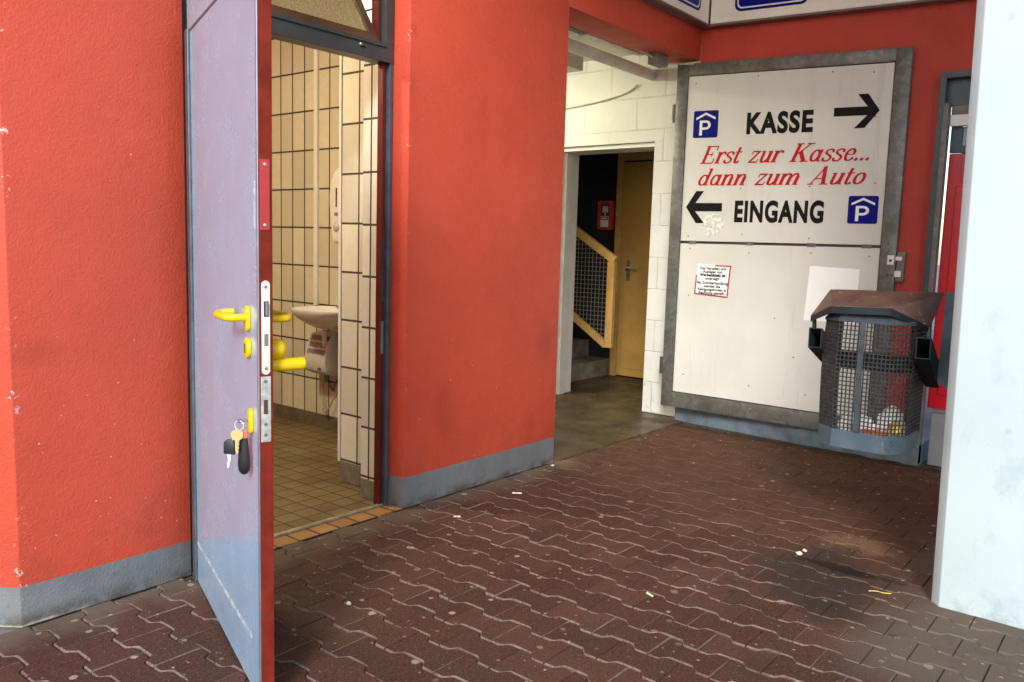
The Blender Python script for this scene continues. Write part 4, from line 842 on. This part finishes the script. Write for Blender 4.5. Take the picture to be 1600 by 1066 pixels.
# ------------------------------------------------------------------ pale pillar on the right
mb = MB(); mb.hexa([(3.376, 0.606, 0), (3.376, -0.05, 0), (3.86, -0.05, 0), (3.86, 0.64, 0), (3.41, 0.64, 0)], [(3.376, 0.666, 4.5), (3.376, -0.05, 4.5), (3.86, -0.05, 4.5), (3.86, 0.70, 4.5), (3.41, 0.70, 4.5)])
mb.build('concrete_pillar', M['pillar'], base=(3.6, 0.3, 0), bevel=0.003, seg=2, smooth=SM, label='thick pale blue white painted concrete pillar at the right edge', cat='pillar')

# ------------------------------------------------------------------ waste bin on the pillar
B = thing('waste_bin', 'octagonal wire waste bin with brown hood fixed to the pillar', 'waste bin', (3.98, 1.07, 0.45))
FP = [(3.80, 1.184), (3.80, 0.959), (3.872, 0.885), (4.09, 0.885), (4.16, 0.96), (4.16, 1.19), (4.09, 1.262), (3.862, 1.262)]
cxy = (3.98, 1.073)
sc = lambda k: [((x-cxy[0])*k+cxy[0], (y-cxy[1])*k+cxy[1]) for x, y in FP]
mb = MB(); a, b_ = sc(1.0), sc(0.97); n = 8
mb.v = [Vector((x, y, z)) for pts, z in ((a, 0.448), (a, 0.532), (b_, 0.532), (b_, 0.47)) for x, y in pts]
for r_ in range(3):
    for i in range(n): mb.f.append([r_*n+i, r_*n+(i+1) % n, (r_+1)*n+(i+1) % n, (r_+1)*n+i]); mb.mi.append(0)
mb.f += [list(reversed(range(n))), list(range(3*n, 4*n))]; mb.mi += [0, 0]
mb.build('tray', M['bin_blue'], B, bevel=0.002)
def along(pts, step):
    out = []
    for i in range(len(pts)):
        p, q = Vector(pts[i]), Vector(pts[(i+1) % len(pts)]); m = max(1, round((q-p).length/step))
        out += [p.lerp(q, k/m) for k in range(m)]
    return out
mid = sc(0.985)
mb = MB()
cnt = [max(1, round((Vector(mid[(i+1) % 8])-Vector(mid[i])).length/0.0166)) for i in range(8)]
FRONT, BACK = sum(cnt[:3])+1, sum(cnt[:6])          # the back, against the post, is open
bul = lambda z: 1.0+0.035*math.sin(math.pi*min(1, max(0, (z-0.53)/0.5)))
pt = lambda p, z: ((p[0]-cxy[0])*bul(z)+cxy[0], (p[1]-cxy[1])*bul(z)+cxy[1], z)
for p in along(mid, 0.0166)[:FRONT]+along(mid, 0.0166)[BACK:]:
    zs = [0.52, 0.65, 0.78, 0.91, 1.03]
    for z0, z1 in zip(zs, zs[1:]): mb.bar(pt(p, z0), pt(p, z1), 0.0046, 0.0046, up=(0.7, 0.7, 0))
for j in range(26):
    z = 0.543+0.0192*j; ring = [pt(p, z) for p in mid]
    for i in (0, 1, 2, 6, 7): mb.bar(ring[i], ring[(i+1) % 8], 0.0046, 0.0046)
mb.build('wire_basket', M['bin_wire'], B)
for q in (3, 4, 5): MB().bar((*mid[q], 0.52), (*mid[q], 1.03), 0.016, 0.004, up=(1, 0, 0)).build('back_strap', M['bin_strap'], B)
MB().bar((3.795, 1.075, 0.53), (3.786, 1.078, 0.78), 0.024, 0.004, up=(1, 0, 0)).bar((3.786, 1.078, 0.78), (3.794, 1.08, 1.03), 0.024, 0.004, up=(1, 0, 0)).build('front_strap', M['bin_strap'], B)
mb = MB(); a, b_ = sc(1.03), sc(0.90)
mb.v = [Vector((x, y, z)) for pts, z in ((a, 1.020), (a, 1.030), (b_, 1.062), (b_, 1.054)) for x, y in pts]
for r_ in range(4):
    for i in range(n): mb.f.append([r_*n+i, r_*n+(i+1) % n, ((r_+1) % 4)*n+(i+1) % n, ((r_+1) % 4)*n+i]); mb.mi.append(0)
mb.build('rim', M['bin_strap'], B, bevel=0.001)
# hood
BL, BR = Vector((4.06, 1.318, 1.150)), Vector((4.02, 0.812, 1.166)); hb_, hc_, ha, hd = Vector((3.78, 1.217, 1.092)), Vector((3.78, 0.965, 1.100)), Vector((3.90, 1.348, 1.030)), Vector((3.93, 0.838, 1.020))
CL, CR = Vector((4.0, 1.25, 1.155)), Vector((4.0, 0.95, 1.162))
mb = MB(); up = Vector((0, 0, 0.005))
for q in ([BL, CL, hb_, ha], [CL, CR, hc_, hb_], [CR, BR, hd, hc_]): mb.hexa([p-up for p in q], [p for p in q])
mb.build('hood', M['hood'], B)
mb = MB(); dn = Vector((0, 0, -0.031)); inn_ = Vector((0.004, 0, 0))
for p, q, kp, kq in ((ha, hb_, 0.8, 1.0), (hb_, hc_, 1, 1), (hc_, hd, 1, 0.8)):
    p0, q0 = p-up*1.02, q-up*1.02; mb.hexa([p0, q0, q0+dn*kq, p0+dn*kp], [p0+inn_, q0+inn_, q0+dn*kq+inn_, p0+dn*kp+inn_])
mb.build('hood_skirt', M['bin_dark'], B)
MB().hexa([BL-up, CL-up, CR-up, BR-up], [v_+Vector((0.0, 0, -0.07)) for v_ in (BL, CL, CR, BR)]).build('hood_back', M['bin_dark'], B) if False else None
MB().bar((3.935, 0.845, 1.015), (3.935, 0.838, 0.94), 0.012, 0.025, up=(1, 0, 0)).build('hood_stay', M['bin_blue'], B); MB().bar((3.91, 1.335, 1.025), (3.91, 1.328, 0.94), 0.012, 0.025, up=(1, 0, 0)).build('hood_stay', M['bin_dark'], B)
def hollow(p, q, wd, ht, tw=0.005):
    p, q = Vector(p), Vector(q); d = (q-p).normalized(); s_ = Vector((0, 1, 0)); u = Vector((0, 0, 1)); mb = MB()
    cr_ = lambda o, a, b: [o+s_*a+u*b, o-s_*a+u*b, o-s_*a-u*b, o+s_*a-u*b]
    o0, o1 = cr_(p, wd/2, ht/2), cr_(q, wd/2, ht/2); i0, i1 = cr_(p, wd/2-tw, ht/2-tw), cr_(p.lerp(q, 0.85), wd/2-tw, ht/2-tw)
    mb.v = o0+o1+i0+i1
    for i in range(4):
        j = (i+1) % 4; mb.f += [[i, j, 4+j, 4+i], [i, 8+i, 8+j, j], [8+i, 12+i, 12+j, 8+j]]; mb.mi += [0, 0, 0]
    mb.f += [[4, 5, 6, 7], [12, 13, 14, 15]]; mb.mi += [0, 0]; return mb
hollow((3.80, 1.287, 0.936), (4.15, 1.300, 0.795), 0.060, 0.092).build('bracket_arm', M['bin_dark'], B)
hollow((3.80, 0.831, 0.934), (4.10, 0.845, 0.775), 0.060, 0.092).build('bracket_arm', M['bin_dark'], B)
box((4.175, 0.815, 0.765), (4.225, 1.33, 0.85)).build('cross_bar', M['bin_dark'], B, bevel=0.003)
MB().hexa([(4.022, 0.806, 1.168), (4.022, 0.60, 1.175), (4.022, 0.60, 0.735), (4.022, 0.765, 0.735), (4.022, 0.812, 0.775)], [(4.032, 0.806, 1.168), (4.032, 0.60, 1.175), (4.032, 0.60, 0.735), (4.032, 0.765, 0.735), (4.032, 0.812, 0.775)]).build('mounting_plate', M['bin_blue'], B)
box((3.865, 0.6, 0.78), (4.02, 0.64, 1.12)).build('mounting_block', M['bin_blue'], B)
# rubbish in the bin
def crumple(name, c, r, mat, label, cat, group=None, sq=(1, 1, 1), seed=0):
    bm = bmesh.new(); bmesh.ops.create_icosphere(bm, subdivisions=3, radius=1)
    for v_ in bm.verts:
        k = 1+0.42*mnoise.noise(v_.co*1.7+Vector((seed, 0, 0)))+0.22*mnoise.noise(v_.co*4.1+Vector((0, seed, 3))); v_.co = Vector((v_.co.x*sq[0], v_.co.y*sq[1], v_.co.z*sq[2]))*k*r
    me = bpy.data.meshes.new(name); bm.to_mesh(me); bm.free(); me.materials.append(mat)
    o = bpy.data.objects.new(name, me); COL.objects.link(o); o.location = c; return tag(o, label, cat, group)
crumple('crumpled_paper', (3.90, 1.10, 0.535), 0.058, M['paper'], 'crumpled white paper on the left in the wire bin', 'litter', seed=1.3, sq=(1, 1.3, 1))
crumple('crumpled_bag', (3.93, 0.965, 0.55), 0.065, M['paper'], 'taller crumpled white bag on the right in the wire bin', 'litter', seed=5.2, sq=(0.9, 0.9, 1.4))
crumple('snack_wrapper', (3.855, 1.02, 0.525), 0.042, M['orange_foil'], 'orange snack wrapper between the white papers in the bin', 'litter', seed=9.1, sq=(0.8, 1.6, 0.45))
crumple('yellow_wrapper', (3.865, 0.93, 0.56), 0.026, M['yellow_foil'], 'small yellow wrapper on the white bag in the bin', 'litter', seed=2.1, sq=(0.8, 1.0, 1.3))

# ------------------------------------------------------------------ hallway ceiling services
MB().tube([(4.05, 3.38, 2.675), (5.829, 3.38, 2.665)], 0.042, 24).build('ceiling_pipe', M['pipe_white'], base=(5, 3.3, 2.62), smooth=SM, label='thick white pipe running under the hallway ceiling', cat='pipe')
T = thing('cable_tray', 'thin dusty cable duct above the white ceiling pipe', 'duct', (4.8, 3.20, 2.72))
box((4.05, 3.175, 2.70), (4.62, 3.235, 2.76)).build('duct', M['dust_grey'], T, bevel=0.004)
box((4.62, 3.165, 2.69), (4.75, 3.245, 2.765)).build('joint_box', M['white_plastic'], T, bevel=0.004)
box((4.75, 3.18, 2.70), (5.35, 3.23, 2.75)).build('duct', M['pipe_white'], T, bevel=0.004)
T = thing('junction_box', 'dusty dark junction box under the beam with a pale cable', 'junction box', (5.37, 3.12, 2.63))
box((5.27, 3.02, 2.615), (5.43, 3.10, 2.695)).build('box', M['dust_grey'], T, bevel=0.008)
MB().tube(smooth_path([(5.27, 3.06, 2.66), (5.2, 3.08, 2.68), (5.1, 3.12, 2.70), (4.9, 3.17, 2.70)]), 0.008, 8).build('cable', M['cable'], T, smooth=SM)
MB().tube(smooth_path([(5.43, 3.06, 2.64), (5.5, 3.03, 2.655), (5.6, 2.96, 2.66), (5.665, 2.88, 2.665), (5.68, 2.75, 2.665), (5.682, 2.62, 2.63)]), 0.006, 8).build('cable', M['cable'], T, smooth=SM)
T = thing('ceiling_duct', 'boxy grey duct hanging from the hallway ceiling beside the white pipe', 'duct', (4.8, 3.7, 2.61))
box((4.4, 3.60, 2.61), (5.2, 3.80, 2.735)).build('casing', M['dryer'], T, bevel=0.005)
for x in (4.55, 5.05): MB().bar((x, 3.7, 2.735), (x, 3.7, 2.84), 0.02, 0.02, up=(0, 1, 0)).build('hanger', M['dust_grey'], T)
T = thing('hallway_lamp', 'lit fluorescent lamp on the hallway ceiling behind the red pier', 'lamp', (4.6, 4.75, 2.84))
box((4.3, 4.68, 2.79), (5.2, 4.82, 2.839)).build('housing', M['white_plastic'], T, bevel=0.005)
box((4.33, 4.70, 2.75), (5.17, 4.80, 2.7895)).build('diffuser', lampmat('lit_diffuser', (1.0, 0.93, 0.66), 75.0), T)
MB().tube(smooth_path([(5.822, 5.2, 2.44), (5.822, 4.6, 2.46), (5.822, 4.1, 2.48), (5.822, 3.8, 2.51), (5.822, 3.6, 2.55), (5.81, 3.5, 2.60)]), 0.007, 8).build('wall_cable', M['cable'], base=(5.82, 4.2, 2.48), smooth=SM, label='pale cable stapled along the white block wall', cat='cable')

# ------------------------------------------------------------------ litter on the paving
def butt(x, y, a, label, L=0.034, r=0.0042):
    d = Vector((math.cos(a), math.sin(a), 0)); c = Vector((x, y, r+0.001))
    MB().tube([c-d*L/2, c+d*L/2], r, 8).build('cigarette_butt', M['cigarette'], base=(x, y, 0), label=label, cat='cigarette butt', group='cigarette butts on the paving')
butt(3.362, 2.651, -0.9, 'cigarette butt lying nearest the red pier foot', 0.05)
butt(2.86, 2.62, -0.8, 'cigarette butt close to the pier corner beside the restroom threshold')
tag(MB().tube(smooth_path([(3.37, 0.775, 0.004), (3.35, 0.80, 0.006), (3.352, 0.825, 0.005), (3.335, 0.85, 0.004)]), 0.0019, 6).build('yellow_string', M['yellow_foil'], base=(3.35, 0.81, 0)), 'short yellow string lying near the pale pillar foot', 'litter')
butt(2.707, 1.473, 1.2, 'cigarette butt alone in the middle of the paving')
for i, (x, y, s_, lb) in enumerate(((3.542, 1.20, 0.011, 'larger pale crumb on the dark oil stain'), (3.60, 1.197, 0.008, 'smaller pale crumb on the dark oil stain'), (1.881, 2.248, 0.008, 'pale crumb in the shade behind the open door'), (3.95, 2.85, 0.008, 'pale crumb at the hallway end of the red pier'))):
    crumple('paper_crumb', (x, y, s_*0.6), s_, M['cigarette'], lb, 'litter', 'pale crumbs on the paving', seed=3.3*i, sq=(1, 1.2, 0.7))
